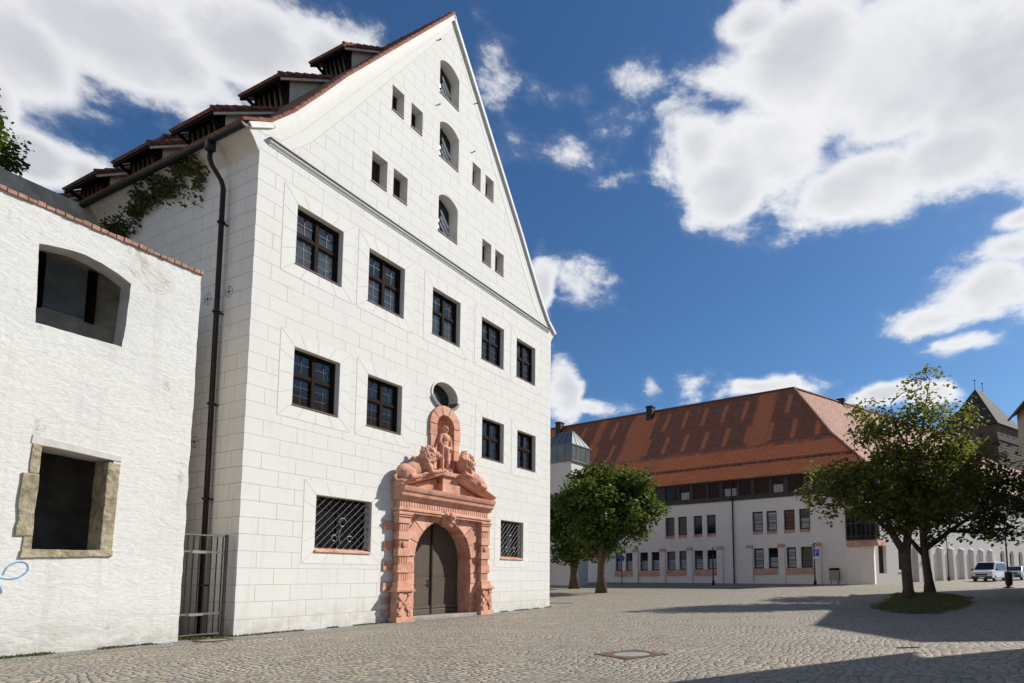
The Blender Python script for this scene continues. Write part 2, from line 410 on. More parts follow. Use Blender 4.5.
# ------------------------------------------------------------------ mesh helpers
class MB:
    def __init__(s):
        s.v = []; s.f = []; s.mi = []
    def face(s, pts, mi=0):
        b = len(s.v); s.v += [tuple(p) for p in pts]; s.f.append(tuple(range(b, b + len(pts)))); s.mi.append(mi)
    def raw(s, vs, fs, mi=0):
        b = len(s.v); s.v += [tuple(p) for p in vs]
        for f in fs: s.f.append(tuple(b + i for i in f)); s.mi.append(mi)
    def box(s, x0, x1, y0, y1, z0, z1, mi=0, M=None):
        vs = [Vector((x, y, z)) for z in (z0, z1) for y in (y0, y1) for x in (x0, x1)]
        if M: vs = [M @ v for v in vs]
        s.raw(vs, [(0, 2, 3, 1), (4, 5, 7, 6), (0, 1, 5, 4), (2, 6, 7, 3), (0, 4, 6, 2), (1, 3, 7, 5)], mi)
    def prism(s, poly, fn0, fn1, mi=0, caps=True):
        """poly: 2-D points; fn0/fn1 map them to the two end positions"""
        n = len(poly); a = [fn0(*p) for p in poly]; b = [fn1(*p) for p in poly]
        fs = [(i, (i + 1) % n, n + (i + 1) % n, n + i) for i in range(n)]
        if caps: fs += [tuple(range(n - 1, -1, -1)), tuple(range(n, 2 * n))]
        s.raw(a + b, fs, mi)
    def bar(s, p, q, wd, dp=None, mi=0):
        p = Vector(p); q = Vector(q); dp = wd if dp is None else dp
        d = (q - p).normalized(); up = Vector((0, 0, 1)) if abs(d.z) < .95 else Vector((0, 1, 0))
        a = d.cross(up).normalized() * wd / 2; b = a.cross(d).normalized() * dp / 2
        vs = [p - a - b, p + a - b, p + a + b, p - a + b, q - a - b, q + a - b, q + a + b, q - a + b]
        s.raw(vs, [(0, 1, 2, 3), (7, 6, 5, 4), (0, 4, 5, 1), (1, 5, 6, 2), (2, 6, 7, 3), (3, 7, 4, 0)], mi)
    def tube(s, pts, rad, n=8, mi=0, cap=True):
        pts = [Vector(p) for p in pts]
        rads = rad if isinstance(rad, (list, tuple)) else [rad] * len(pts)
        rings = []; prev = None
        for i, p in enumerate(pts):
            d = (pts[min(i + 1, len(pts) - 1)] - pts[max(i - 1, 0)]).normalized()
            if prev is None:
                up = Vector((0, 0, 1)) if abs(d.z) < .9 else Vector((1, 0, 0))
                a = d.cross(up).normalized()
            else:
                a = (prev - d * prev.dot(d)).normalized()
            prev = a; b = d.cross(a)
            rings.append([p + (a * math.cos(k * 2 * math.pi / n) + b * math.sin(k * 2 * math.pi / n)) * rads[i] for k in range(n)])
        vs = [v for r in rings for v in r]; fs = []
        for i in range(len(rings) - 1):
            for k in range(n):
                fs.append((i * n + k, i * n + (k + 1) % n, (i + 1) * n + (k + 1) % n, (i + 1) * n + k))
        if cap:
            fs.append(tuple(range(n - 1, -1, -1))); fs.append(tuple(range((len(rings) - 1) * n, len(rings) * n)))
        s.raw(vs, fs, mi)
    def ell(s, c, r, M=None, nu=14, nv=9, mi=0):
        c = Vector(c); vs = []; fs = []
        for j in range(nv + 1):
            th = math.pi * j / nv
            for i in range(nu):
                ph = 2 * math.pi * i / nu
                p = Vector((r[0] * math.sin(th) * math.cos(ph), r[1] * math.sin(th) * math.sin(ph), r[2] * math.cos(th)))
                if M: p = M @ p
                vs.append(c + p)
        for j in range(nv):
            for i in range(nu):
                fs.append((j * nu + i, (j + 1) * nu + i, (j + 1) * nu + (i + 1) % nu, j * nu + (i + 1) % nu))
        s.raw(vs, fs, mi)
    def lathe(s, c, prof, n=16, mi=0):
        c = Vector(c); vs = []; fs = []
        for r, z in prof:
            for i in range(n):
                a = 2 * math.pi * i / n; vs.append(c + Vector((r * math.cos(a), r * math.sin(a), z)))
        for j in range(len(prof) - 1):
            for i in range(n):
                fs.append((j * n + i, j * n + (i + 1) % n, (j + 1) * n + (i + 1) % n, (j + 1) * n + i))
        fs.append(tuple(range((len(prof) - 1) * n, len(prof) * n))); fs.append(tuple(range(n - 1, -1, -1)))
        s.raw(vs, fs, mi)
    def build(s, name, mats, parent=None, smooth=False, M=None, bevel=0, remesh=0, merge=False):
        me = bpy.data.meshes.new(name)
        vs = [M @ Vector(v) for v in s.v] if M else s.v
        me.from_pydata(vs, [], s.f)
        mats = mats if isinstance(mats, (list, tuple)) else [mats]
        for m in mats: me.materials.append(MATS[m])
        if len(mats) > 1: me.polygons.foreach_set('material_index', s.mi)
        if smooth: me.polygons.foreach_set('use_smooth', [True] * len(me.polygons))
        me.update()
        if merge:
            bm = bmesh.new(); bm.from_mesh(me); bmesh.ops.remove_doubles(bm, verts=bm.verts, dist=.0005)
            bmesh.ops.recalc_face_normals(bm, faces=bm.faces); bm.to_mesh(me); bm.free()
        o = bpy.data.objects.new(name, me); COL.objects.link(o)
        if parent: o.parent = parent
        if bevel:
            b = o.modifiers.new('bevel', 'BEVEL'); b.width = bevel; b.segments = 2; b.limit_method = 'ANGLE'; b.angle_limit = R(40)
        if remesh:
            r = o.modifiers.new('remesh', 'REMESH'); r.mode = 'VOXEL'; r.voxel_size = remesh; r.use_smooth_shade = True
            k = o.modifiers.new('smooth', 'SMOOTH'); k.factor = .5; k.iterations = 1
        return o

def tag(o, label=None, cat=None, group=None, kind=None):
    if label: o['label'] = label
    if cat: o['category'] = cat
    if group: o['group'] = group
    if kind: o['kind'] = kind
    return o
def thing(name, label, cat, loc=(0, 0, 0), rz=0, group=None):
    o = bpy.data.objects.new(name, None); COL.objects.link(o)
    o.location = loc; o.rotation_euler = (0, 0, rz); o.empty_display_size = .3
    return tag(o, label, cat, group)
def copy_tree(o, parent=None):
    c = o.copy(); COL.objects.link(c)
    if parent: c.parent = parent
    for ch in [k for k in bpy.data.objects if k.parent == o]: copy_tree(ch, c)
    return c

def arc(cx, cz, r, a0, a1, n, rz=None):
    rz = r if rz is None else rz
    return [(cx + r * math.cos(a0 + (a1 - a0) * i / n), cz + rz * math.sin(a0 + (a1 - a0) * i / n)) for i in range(n + 1)]
def rect(x0, x1, z0, z1):
    return [(x0, z0), (x1, z0), (x1, z1), (x0, z1)]
def arched(x0, x1, z0, zs, rise, n=12):
    """rectangle with a segmental / round head"""
    h = (x1 - x0) / 2; cx = (x0 + x1) / 2
    rad = (h * h + rise * rise) / (2 * rise); a = math.asin(min(1, h / rad)); cz = zs + rise - rad
    top = [(cx + rad * math.sin(a - 2 * a * i / n), cz + rad * math.cos(a - 2 * a * i / n)) for i in range(n + 1)]
    return [(x0, z0), (x1, z0)] + top
def wall_sheet(outer, holes, depth, y=0.0, subdiv=0):
    """polygon sheet at y with holes whose reveals run back by depth (number or list)"""
    bm = bmesh.new(); es = []
    for lp in [outer] + holes:
        vs = [bm.verts.new((p[0], y, p[1])) for p in lp]
        es += [bm.edges.new((vs[i], vs[(i + 1) % len(vs)])) for i in range(len(vs))]
    bmesh.ops.triangle_fill(bm, use_beauty=True, use_dissolve=False, edges=es, normal=(0, -1, 0))
    mb = MB()
    for f in bm.faces: mb.face([v.co.copy() for v in f.verts])
    bm.free()
    for i, lp in enumerate(holes):
        d = depth[i] if isinstance(depth, list) else depth
        if d:
            n = len(lp)
            for k in range(n):
                a = lp[k]; b = lp[(k + 1) % n]
                mb.face([(a[0], y, a[1]), (b[0], y, b[1]), (b[0], y + d, b[1]), (a[0], y + d, a[1])], 1)
    return mb

# ------------------------------------------------------------------ ground
def G(y):
    k = 0.024
    d = max(-10.0, min(y, 85.0) - 28)
    return k * (d + math.sqrt(d * d + 9)) / 2 if y > 10 else 0.0
def ground_sheet(name, mat, pts_fn, nu, nv, dz=0.0):
    mb = MB(); vs = []; fs = []
    for j in range(nv + 1):
        for i in range(nu + 1):
            x, y = pts_fn(i / nu, j / nv); vs.append((x, y, G(y) + dz))
    for j in range(nv):
        for i in range(nu):
            a = j * (nu + 1) + i; fs.append((a, a + 1, a + nu + 2, a + nu + 1))
    mb.raw(vs, fs)
    return tag(mb.build(name, mat, smooth=True), kind='structure')
def ymap(t):
    return -60 + 240 * t if t < .75 else 120 + (t - .75) * 4 * 1200
ground_sheet('cobbled_square', 'cobbles', lambda u, v: ((u - .5) * 2400, ymap(v)), 8, 160)

O = Vector((-10.57108638, 15.17654453, 0)); FD = Vector((.40622863, .91377147, 0)); FN = Vector((.91377147, -.40622863, 0))
RZ = math.atan2(FD.y, FD.x)
def W(s, t, z): return O + FD * s - FN * t + Vector((0, 0, z))      # facade frame to world
def edge_out(s):
    return -(1.15 + .25 * math.sin(s * .7) + .12 * math.sin(s * 2.3))
def strip_pt(u, v):
    s = -14 + 30 * u
    t = .0 + (edge_out(s)) * v
    p = W(s, t if s < 14.6 else t, 0); return p.x, p.y
ground_sheet('pavement', 'small_setts', strip_pt, 60, 4, .004)
ground_sheet('alley_floor', 'small_setts', lambda u, v: tuple(W(-1.25 + 1.25 * u, 12 * v, 0))[:2], 2, 12, .003)

# ------------------------------------------------------------------ the gabled building
gb = thing('gabled_building', 'tall white gabled building with painted block joints and a red sandstone portal', 'building', O, RZ)
WID, LEN = 14.6, 30.0
prof = [(-.36, 13.85), (.25, 14.28), (.88, 15.06), (1.7, 16.28), (2.54, 17.58), (7.3, 24.32)]
cove = [(0, 13.28), (-.05, 13.36), (-.11, 13.48), (-.20, 13.62), (-.30, 13.74), (-.36, 13.80)]
mir = lambda pts: [(WID - x, z) for x, z in pts]
outer = [(0, -.1), (WID, -.1)] + mir(cove) + mir(prof)[:-1] + [prof[-1]] + prof[:-1][::-1] + cove[::-1]
W2 = [(1.17, 2.70), (3.69, 5.20), (6.56, 8.06), (9.36, 10.84), (11.78, 13.25)]
W1 = [(1.27, 2.76), (3.80, 5.23), (9.48, 10.92), (11.90, 13.33)]
LW = [(2.15, 4.12), (10.79, 12.41)]
GS = [(3.67, 4.31, 14.84, 15.90), (4.58, 5.21, 14.88, 15.88), (9.31, 9.90, 14.88, 15.88), (10.17, 10.76, 14.88, 15.86),
      (4.42, 4.95, 18.01, 18.93), (5.29, 5.84, 18.01, 18.93), (8.62, 9.14, 17.91, 18.89), (9.45, 10.00, 17.92, 18.87)]
GA = [(6.66, 7.74, 20.48, 21.78, .27), (6.72, 7.79, 17.87, 19.22, .26), (6.75, 7.80, 14.81, 16.20, .26)]
OV = (7.32, 8.42, .66, .50)
PC = 7.31                                                   # portal centre line
holes = []; deps = []
for a, b in W2: holes.append(rect(a, b, 10.65, 12.44)); deps.append(.24)
for a, b in W1: holes.append(rect(a, b, 6.47, 8.16)); deps.append(.24)
for a, b in LW: holes.append(rect(a, b, 2.31, 3.95)); deps.append(.42)
for a, b, c, d in GS: holes.append(rect(a, b, c, d)); deps.append(.42)
for a, b, c, d, r in GA: holes.append(arched(a, b, c, d, r)); deps.append(.48)
holes.append(arc(OV[0], OV[1], OV[2], 0, 2 * math.pi * 35 / 36, 35, OV[3])); deps.append(.5)
door_loop = [(PC - 1.45, -.05), (PC + 1.45, -.05)] + arc(PC, 2.14, 1.45, 0, math.pi, 20)
holes.append(door_loop); deps.append(.75)
niche_loop = [(PC - .46, 5.39), (PC + .46, 5.39)] + arc(PC, 7.2, .46, 0, math.pi, 12)
holes.append(niche_loop); deps.append(.0)
fw = wall_sheet(outer, holes, deps)
fw.build('front_wall', ['ashlar_front', 'limewash'], gb)

sw = MB()
sw.face([(0, 0, -.1), (0, LEN, -.1), (0, LEN, 13.30), (0, 0, 13.30)])
sw.face([(WID, 0, -.1), (WID, LEN, -.1), (WID, LEN, 13.30), (WID, 0, 13.30)])
sw.face([(0, LEN, -.1), (WID, LEN, -.1)] + [(x, LEN, z) for x, z in mir(prof)[:-1] + [prof[-1]] + prof[:-1][::-1]])
sw.build('side_wall', 'ashlar_side', gb)
cv = MB()
for i in range(len(cove) - 1):
    for P in (cove, mir(cove)):
        a, b = P[i], P[i + 1]
        cv.face([(a[0], .0, a[1]), (b[0], .0, b[1]), (b[0], LEN, b[1]), (a[0], LEN, a[1])])
for P in (cove, mir(cove)):
    a = P[-1]; cv.face([(a[0], 0, a[1]), (a[0] * 1.0, LEN, a[1]), (a[0] + (.3 if a[0] < 5 else -.3), LEN, a[1] + .05), (a[0] + (.3 if a[0] < 5 else -.3), 0, a[1] + .05)])
cv.build('eaves_cove', 'cove_plaster', gb, smooth=True)

# string course, gable border band
sc = MB()
sc.prism([(0, 13.64), (-.02, 13.64), (-.035, 13.68), (-.075, 13.72), (-.085, 13.735), (-.085, 13.80), (0, 13.80)], lambda y, z: (.24, y, z), lambda y, z: (WID - .24, y, z), 0)
sc.prism([(0, 13.802), (-.125, 13.802), (-.125, 13.835), (0, 13.87)], lambda y, z: (.24, y, z), lambda y, z: (WID - .24, y, z), 1)
sc.build('string_course', ['white_trim', 'copper_brown'], gb)
bd = MB()
def band(off0, off1, o, mi, m=None):
    """strip following the left slope between two inward offsets, mirrored on the right"""
    pts = [(-.10, 13.90), (.35, 14.20), (.98, 14.98), (2.60, 17.48), (7.3, 24.15)]
    def inset(p, d): return (p[0] + d * .815, p[1] - d * .58)
    for f in (lambda x: x, lambda x: WID - x):
        for i in range(len(pts) - 1):
            a, b = pts[i], pts[i + 1]
            q = [inset(a, off0), inset(b, off0), inset(b, off1), inset(a, off1)]
            q = [(min(x, 7.3), max(z, 13.90)) for x, z in q]
            bd.face([(f(x), -o, z) for x, z in q], mi)
band(.0, .62, .003, 0); band(.62, .65, .005, 1); band(.30, .32, .006, 1)
bd.build('painted_band', ['limewash', 'limewash_joint'], gb)
vm = MB()
for f in (lambda x: x, lambda x: WID - x):
    for i in range(len(prof) - 1):
        a, b = prof[i], prof[i + 1]
        d = Vector((b[0] - a[0], b[1] - a[1])).normalized(); n = Vector((d.y, -d.x))
        q0 = [(a[0], a[1]), (b[0], b[1]), (b[0] + n.x * .14, b[1] + n.y * .14), (a[0] + n.x * .14, a[1] + n.y * .14)]
        vm.prism(q0, lambda x, z: (f(x), -.10, z + .02), lambda x, z: (f(x), -.003, z + .02))
vm.build('verge_moulding', 'white_trim', gb)

# roof with tile thickness, ridge, dormers
rf = MB()
for f in (lambda x: x, lambda x: WID - x):
    up = [(-.52, 13.78)] + prof[1:]
    for i in range(len(up) - 1):
        a, b = up[i], up[i + 1]
        d = Vector((b[0] - a[0], b[1] - a[1])).normalized(); n = Vector((-d.y, d.x)) * .06
        q = [(a[0], a[1] + .012), (b[0], b[1] + .012), (b[0] + n.x, b[1] + n.y), (a[0] + n.x, a[1] + n.y)]
        yv = -.12 if f(0) == 0 else -.02
        rf.prism(q, lambda x, z: (f(x), yv, z), lambda x, z: (f(x), LEN + .2, z))
roof = rf.build('roof', 'red_tiles', gb)
rg = MB()
for k in range(75):
    y = -.16 + k * .41
    rg.tube([(7.3, y + .1, 24.36), (7.3, y + .53, 24.38)], [.10, .115], 8)
rg.build('ridge_tiles', 'red_tiles', roof)
vt = MB()
for f in (lambda x: x,):
    up = [(-.52, 13.85)] + [(x - .05, z + .08) for x, z in prof[1:]]
    for i in range(len(up) - 1):
        a = Vector((up[i][0], 0, up[i][1])); b = Vector((up[i + 1][0], 0, up[i + 1][1])); n = max(1, int((b - a).length / .34))
        for k in range(n):
            p = a.lerp(b, k / n); q = a.lerp(b, (k + 1.15) / n)
            vt.tube([(f(p.x) + .02, -.09, p.z + .0), (f(q.x) + .02, -.09, q.z - .02)], [.044, .036], 6)
vt.build('verge_tiles', 'red_tiles', roof)

def zroof(s): return 15.06 + (s - .88) * 1.437
def dormer(sf, t0, wd, ht):
    zf = zroof(sf)                                   # front wall stands on the slope here
    ze = zf + ht; sl = .76
    run = (ze - zf + .30 * sl) / (1.437 - sl) + .1
    r = MB()
    a = (sf - .42, ze - .42 * sl + .05); b = (sf + run, ze + run * sl + .05)
    n = Vector((-sl, 1)).normalized() * .08
    r.prism([a, b, (b[0] + n.x, b[1] + n.y), (a[0] + n.x, a[1] + n.y)], lambda x, z: (x, t0 - .22, z), lambda x, z: (x, t0 + wd + .22, z), 0)
    for k in range(int(run / .3) + 2):
        x = a[0] + k * .3
        if x < b[0] - .3:
            r.tube([(x, t0 - .2, a[1] + (x - a[0]) * sl + .11), (x + .33, t0 - .2, a[1] + (x + .33 - a[0]) * sl + .08)], [.07, .055], 6)
    d = r.build('dormer', ['red_tiles'], gb)
    c = MB()
    for y0, y1 in ((t0, t0 + .1), (t0 + wd - .1, t0 + wd)):
        c.prism([(sf + .06, zf), (sf + run * .96, zf + run * .96 * 1.437), (sf + .06, ze + .04)], lambda x, z: (x, y0, z), lambda x, z: (x, y1, z))
    c.build('cheek', 'cheek_render', d)
    s = MB()
    s.box(sf, sf + .1, t0 - .02, t0 + .14, zf - .05, ze + .05); s.box(sf, sf + .1, t0 + wd - .14, t0 + wd + .02, zf - .05, ze + .05)
    s.box(sf, sf + .1, t0 + .14, t0 + wd - .14, ze - .14, ze + .02); s.box(sf - .04, sf + .12, t0, t0 + wd, zf - .02, zf + .10)
    s.box(sf, sf + .1, t0 + wd / 2 - .06, t0 + wd / 2 + .06, zf + .1, ze - .14)
    s.box(sf + .08, sf + .1, t0 + .1, t0 + wd - .1, zf + .1, ze - .1)
    for y in (t0 + .02, t0 + wd - .1):
        s.bar((sf + .03, y + .04, ze - .45), (sf - .36, y + .04, ze - .30), .09)
    n = int(wd / .30)
    s.build('louvred_front', 'dark_wood', d)
    l = MB()
    for k in range(n):
        y = t0 + .16 + k * (wd - .32) / n
        l.bar((sf - .012, y, zf + .14), (sf - .012, y + .20, ze - .16), .07, .03)
    l.build('slat', 'slat_wood', d)
    e = MB()
    e.box(a[0] + .02, a[0] + .08, t0 - .2, t0 + wd + .2, a[1] - .09, a[1] - .004)
    for y in (t0 - .2, t0 + wd + .14):
        e.bar((a[0] + .05, y + .03, a[1] - .05), (sf + run * .8, y + .03, a[1] + (run * .8 + .42) * sl - .05), .06, .07, 1)
    e.build('eaves_board', ['dark_wood', 'cheek_render'], d)
for t0 in (3.15, 6.6, 9.9, 13.2, 16.5, 19.8): dormer(.80, t0 + .15, 1.75, 1.22)
for t0 in (3.15, 6.6, 10.0): dormer(2.80, t0 + .15, 1.75, 1.18)
for t0 in (3.1, 6.8): dormer(5.05, t0, 1.5, 1.0)

# gutter and downpipe
gt = MB()
n = 8
def gsec(r): return [(-.50 + r * math.cos(math.pi + math.pi * i / n), 13.70 + r * math.sin(math.pi + math.pi * i / n)) for i in range(n + 1)]
o_, i_ = gsec(.088), gsec(.075)
gt.prism(o_ + i_[::-1], lambda x, z: (x, -.14, z), lambda x, z: (x, LEN, z))
gt.prism(o_, lambda x, z: (x, -.15, z), lambda x, z: (x, -.13, z))
gt.build('gutter', 'gutter_metal', gb)
dp = MB()
dp.box(-.59, -.41, 1.25, 1.45, 13.38, 13.66)
dp.tube([(-.50, 1.35, 13.4), (-.50, 1.35, 13.15), (-.44, 1.33, 12.98), (-.22, 1.27, 12.66), (-.17, 1.24, 12.45), (-.17, 1.14, .05)], .064, 12)
dp.build('downpipe', 'copper_brown', gb, smooth=True)
for z in (1.3, 3.6, 6.2, 8.8, 11.4):
    br = MB(); br.tube([(-.17, 1.145 + z * .0075, z), (-.17, 1.145 + z * .0075, z + .05)], .10, 12); br.box(-.17, .02, 1.12 + z * .0075, 1.17 + z * .0075, z, z + .04); br.build('pipe_bracket', 'copper_brown', gb)
for t, z in ((1.95, 9.42), (.99, 9.43), (2.16, 5.31)):
    a = MB()
    for k in range(20):
        q0 = 2 * math.pi * k / 20; q1 = 2 * math.pi * (k + 1) / 20
        a.face([(-.005, t + r * math.cos(q), z + r * math.sin(q)) for r, q in ((.155, q0), (.155, q1), (.166, q1), (.166, q0))])
    pass
    a.bar((-.006, t - .165, z), (-.006, t + .165, z), .005, .006); a.bar((-.006, t, z - .165), (-.006, t, z + .165), .005, .006)
    a.ell((-.015, t, z), (.02, .03, .03), None, 8, 6)
    a.build('wall_anchor', 'copper_brown', gb)

# -------- windows of the gabled building
def window(x0, x1, z0, z1, y, split, cols, lo_rows, hi_rows, curtain=0, parent=gb):
    f = MB(); fr = .075; mu = .10
    zt = z0 + (z1 - z0) * split; xc = (x0 + x1) / 2
    f.box(x0, x0 + fr, y, y + .09, z0, z1); f.box(x1 - fr, x1, y, y + .09, z0, z1)
    f.box(x0 + fr, x1 - fr, y, y + .09, z0, z0 + fr); f.box(x0 + fr, x1 - fr, y, y + .09, z1 - fr, z1)
    f.box(xc - mu / 2, xc + mu / 2, y - .03, y + .10, z0 + fr, z1 - fr)
    f.box(x0 + fr, xc - mu / 2, y - .02, y + .10, zt - mu / 2, zt + mu / 2); f.box(xc + mu / 2, x1 - fr, y - .02, y + .10, zt - mu / 2, zt + mu / 2)
    lights = [(x0 + fr, xc - mu / 2, z0 + fr, zt - mu / 2, lo_rows), (xc + mu / 2, x1 - fr, z0 + fr, zt - mu / 2, lo_rows),
              (x0 + fr, xc - mu / 2, zt + mu / 2, z1 - fr, hi_rows), (xc + mu / 2, x1 - fr, zt + mu / 2, z1 - fr, hi_rows)]
    for a, b, c, d, rows in lights:                      # casement rims
        f.box(a, a + .045, y + .01, y + .06, c, d); f.box(b - .045, b, y + .01, y + .06, c, d)
        f.box(a + .045, b - .045, y + .01, y + .06, c, c + .045); f.box(a + .045, b - .045, y + .01, y + .06, d - .045, d)
    w_ = f.build('window', 'dark_wood', parent)
    g = MB(); bars = MB()
    for a, b, c, d, rows in lights:
        g.face([(a + .04, y + .045, c + .04), (b - .04, y + .045, c + .04), (b - .04, y + .045, d - .04), (a + .04, y + .045, d - .04)])
        for k in range(1, cols): x = a + (b - a) * k / cols; bars.box(x - .009, x + .009, y + .028, y + .042, c + .045, d - .045)
        for k in range(1, rows): z = c + (d - c) * k / rows; bars.box(a + .045, b - .045, y + .030, y + .044, z - .009, z + .009)
    g.build('pane', 'old_glass', w_)
    bars.build('glazing_bar', 'iron', w_)
    sl = MB(); sl.prism([(-.035, z0 - .012), (y, z0 + .03), (y, z0 - .03), (-.035, z0 - .03)], lambda q, z: (x0 + .002, q, z), lambda q, z: (x1 - .002, q, z))
    sl.build('sill', 'red_wood', w_)
    if curtain:
        c = MB(); rng = random.Random(int(x0 * 100 + z0))
        for side in (0, 1):
            a, b = lights[side][0] - .02, lights[side][1] + .02
            zc = z0 + .05; zz = zt + (.0 if curtain < 2 else .5 * (z1 - zt)); nn = 16
            pts = [(a + (b - a) * i / nn, y + .17 + .018 * math.sin(i * 1.9 + rng.random())) for i in range(nn + 1)]
            for i in range(nn):
                c.face([(pts[i][0], pts[i][1], zc), (pts[i + 1][0], pts[i + 1][1], zc), (pts[i + 1][0], pts[i + 1][1], zz), (pts[i][0], pts[i][1], zz)])
        c.build('curtain', 'curtain', w_)
    return w_
def surround(w_, x0, x1, z0, z1, m, nt, ns):
    """painted frame of blocks with mitred corners round an opening"""
    d = MB(); g = .011
    def quad(a, b, c, e):
        pts = [Vector(p) for p in (a, b, c, e)]; ce = sum(pts, Vector((0, 0))) / 4
        d.face([(p.x, -.003, p.y) for p in pts], 1)
        q = []
        for i in range(4):
            p = pts[i]; v1 = (pts[(i + 1) % 4] - p).normalized(); v2 = (pts[i - 1] - p).normalized()
            cr = abs(v1.x * v2.y - v1.y * v2.x); q.append(p + (v1 + v2) * g / max(cr, .3))
        d.face([(p.x, -.006, p.y) for p in q], 0)
    X0, X1, Z0, Z1 = x0 - m, x1 + m, z0 - m, z1 + m
    for k in range(nt):
        u0, u1 = k / nt, (k + 1) / nt
        L = lambda a, b, u: a + (b - a) * u
        quad((L(x0, x1, u0), z1), (L(x0, x1, u1), z1), (L(X0, X1, u1), Z1), (L(X0, X1, u0), Z1))
        quad((L(X0, X1, u0), Z0), (L(X0, X1, u1), Z0), (L(x0, x1, u1), z0), (L(x0, x1, u0), z0))
    for k in range(ns):
        u0, u1 = k / ns, (k + 1) / ns
        quad((X0, L(Z0, Z1, u0)), (x0, L(z0, z1, u0)), (x0, L(z0, z1, u1)), (X0, L(Z0, Z1, u1)))
        quad((x1, L(z0, z1, u0)), (X1, L(Z0, Z1, u0)), (X1, L(Z0, Z1, u1)), (x1, L(z0, z1, u1)))
    d.build('painted_surround', ['limewash', 'limewash_joint'], w_)
for i, (a, b) in enumerate(W2):
    surround(window(a, b, 10.65, 12.44, .20, .55, 2, 3, 2, (2, 1, 1, 0, 0)[i]), a, b, 10.65, 12.44, .43, 4, 4)
for i, (a, b) in enumerate(W1):
    surround(window(a, b, 6.47, 8.16, .20, .55, 2, 3, 2, (0, 0, 0, 0)[i]), a, b, 6.47, 8.16, .43, 4, 4)
for a, b in LW:
    z0, z1 = 2.31, 3.95
    f = MB(); y = .30
    f.box(a, a + .06, y, y + .08, z0, z1); f.box(b - .06, b, y, y + .08, z0, z1); f.box(a + .06, b - .06, y, y + .08, z0, z0 + .06); f.box(a + .06, b - .06, y, y + .08, z1 - .06, z1)
    f.box((a + b) / 2 - .04, (a + b) / 2 + .04, y, y + .08, z0 + .06, z1 - .06)
    w_ = f.build('window', 'dark_wood', gb)
    g = MB(); g.face([(a + .05, y + .05, z0 + .05), (b - .05, y + .05, z0 + .05), (b - .05, y + .05, z1 - .05), (a + .05, y + .05, z1 - .05)]); g.build('pane', 'dark_glass', w_)
    sl = MB(); sl.prism([(-.05, z0), (.28, z0 + .09), (.28, z0 - .05), (-.05, z0 - .05)], lambda q, z: (a + .002, q, z), lambda q, z: (b - .002, q, z)); sl.build('sill', 'red_sandstone', w_)
    gr = MB(); st = .235; wd = b - a; hh = z1 - z0
    for sgn, yy in ((1, .10), (-1, .116)):  # sunlight put into the colour: one diagonal set pale, the other dark
        c = -hh
        while c < wd + hh:
            xs = []
            lo, hi = max(0, c), min(wd, c + hh)
            if hi > lo + .02:
                za, zb = (lo - c), (hi - c)
                if sgn > 0: p, q = (a + lo, yy, z0 + za), (a + hi, yy, z0 + zb)
                else: p, q = (b - lo, yy, z0 + za), (b - hi, yy, z0 + zb)
                gr.tube([p, q], .0085 if sgn > 0 else .007, 5, 0 if sgn > 0 else 1)
            c += st
    cx, cz = (a + b) / 2, (z0 + z1) / 2
    for r_, px, pz in ((.13, 0, .08), (.09, -.28, -.42), (.09, .28, -.42)):
        gr.tube([(cx + px + r_ * math.cos(k * .5), .09, cz + pz + r_ * math.sin(k * .5)) for k in range(11)], .013, 6)
    gr.tube([(cx - .05, .09, cz - .62), (cx - .13, .09, cz - .35), (cx - .02, .09, cz - .05)], .013, 6)
    gr.build('window_grille', ['pale_iron', 'iron'], w_)
    surround(w_, a, b, z0, z1, .40, 4, 4)
for a, b, c, d in GS:
    f = MB(); f.box(a, b, .38, .44, c, d)
    for k in range(4):
        x = a + (b - a) * (k + .5) / 4; f.box(x - .05, x + .05, .365, .38, c + .04, d - .04)
    w_ = f.build('loft_shutter', 'copper_brown', gb)
    sl = MB(); sl.prism([(-.03, c), (.36, c + .03), (.36, c - .03), (-.03, c - .03)], lambda q, z: (a + .002, q, z), lambda q, z: (b - .002, q, z)); sl.build('sill', 'red_wood', w_)
for a, b, c, d, r_ in GA:
    f = MB(); lp = arched(a, b, c, d, r_)
    f.prism(lp, lambda x, z: (x, .46, z), lambda x, z: (x, .50, z))
    f.box((a + b) / 2 - .03, (a + b) / 2 + .03, .43, .459, c, d + r_ * .98)
    w_ = f.build('loft_shutter', 'black_rubber', gb)
    s = MB(); cxx = (a + b) / 2
    z = c - .5
    while z < d + .2:
        for x0, x1 in ((a + .02, cxx - .035), (cxx + .035, b - .02)):
            pts = []
            z0_, z1_ = z + (.50 if x0 < cxx - .1 and x1 < cxx else .0), z
            p = (x0, .445, z + .42); q = (x1, .445, z - .12)
            if q[2] > c + .02 and p[2] < d + .1: s.bar(p, q, .02, .105)
        z += .27
    s.build('chevron_stripe', 'white_paint', w_)
    sl = MB(); sl.prism([(-.03, c), (.5, c + .04), (.5, c - .03), (-.03, c - .03)], lambda q, z: (a + .002, q, z), lambda q, z: (b - .002, q, z)); sl.build('sill', 'red_wood', w_)
ov = MB(); n = 36
for k in range(n):
    q0, q1 = 2 * math.pi * k / n, 2 * math.pi * (k + 1) / n
    E_ = lambda r, q: (OV[0] + (OV[2] + r) * math.cos(q), OV[1] + (OV[3] + r) * math.sin(q))
    for (r0, y0), (r1, y1) in (((0, 0), (0, -.035)), ((0, -.035), (.07, -.035)), ((.07, -.035), (.07, 0))):
        a, b, c, d = E_(r0, q0), E_(r0, q1), E_(r1, q1), E_(r1, q0)
        ov.face([(a[0], y0, a[1]), (b[0], y0, b[1]), (c[0], y1, c[1]), (d[0], y1, d[1])])
ow = ov.build('oval_window', 'limewash', gb, smooth=True)
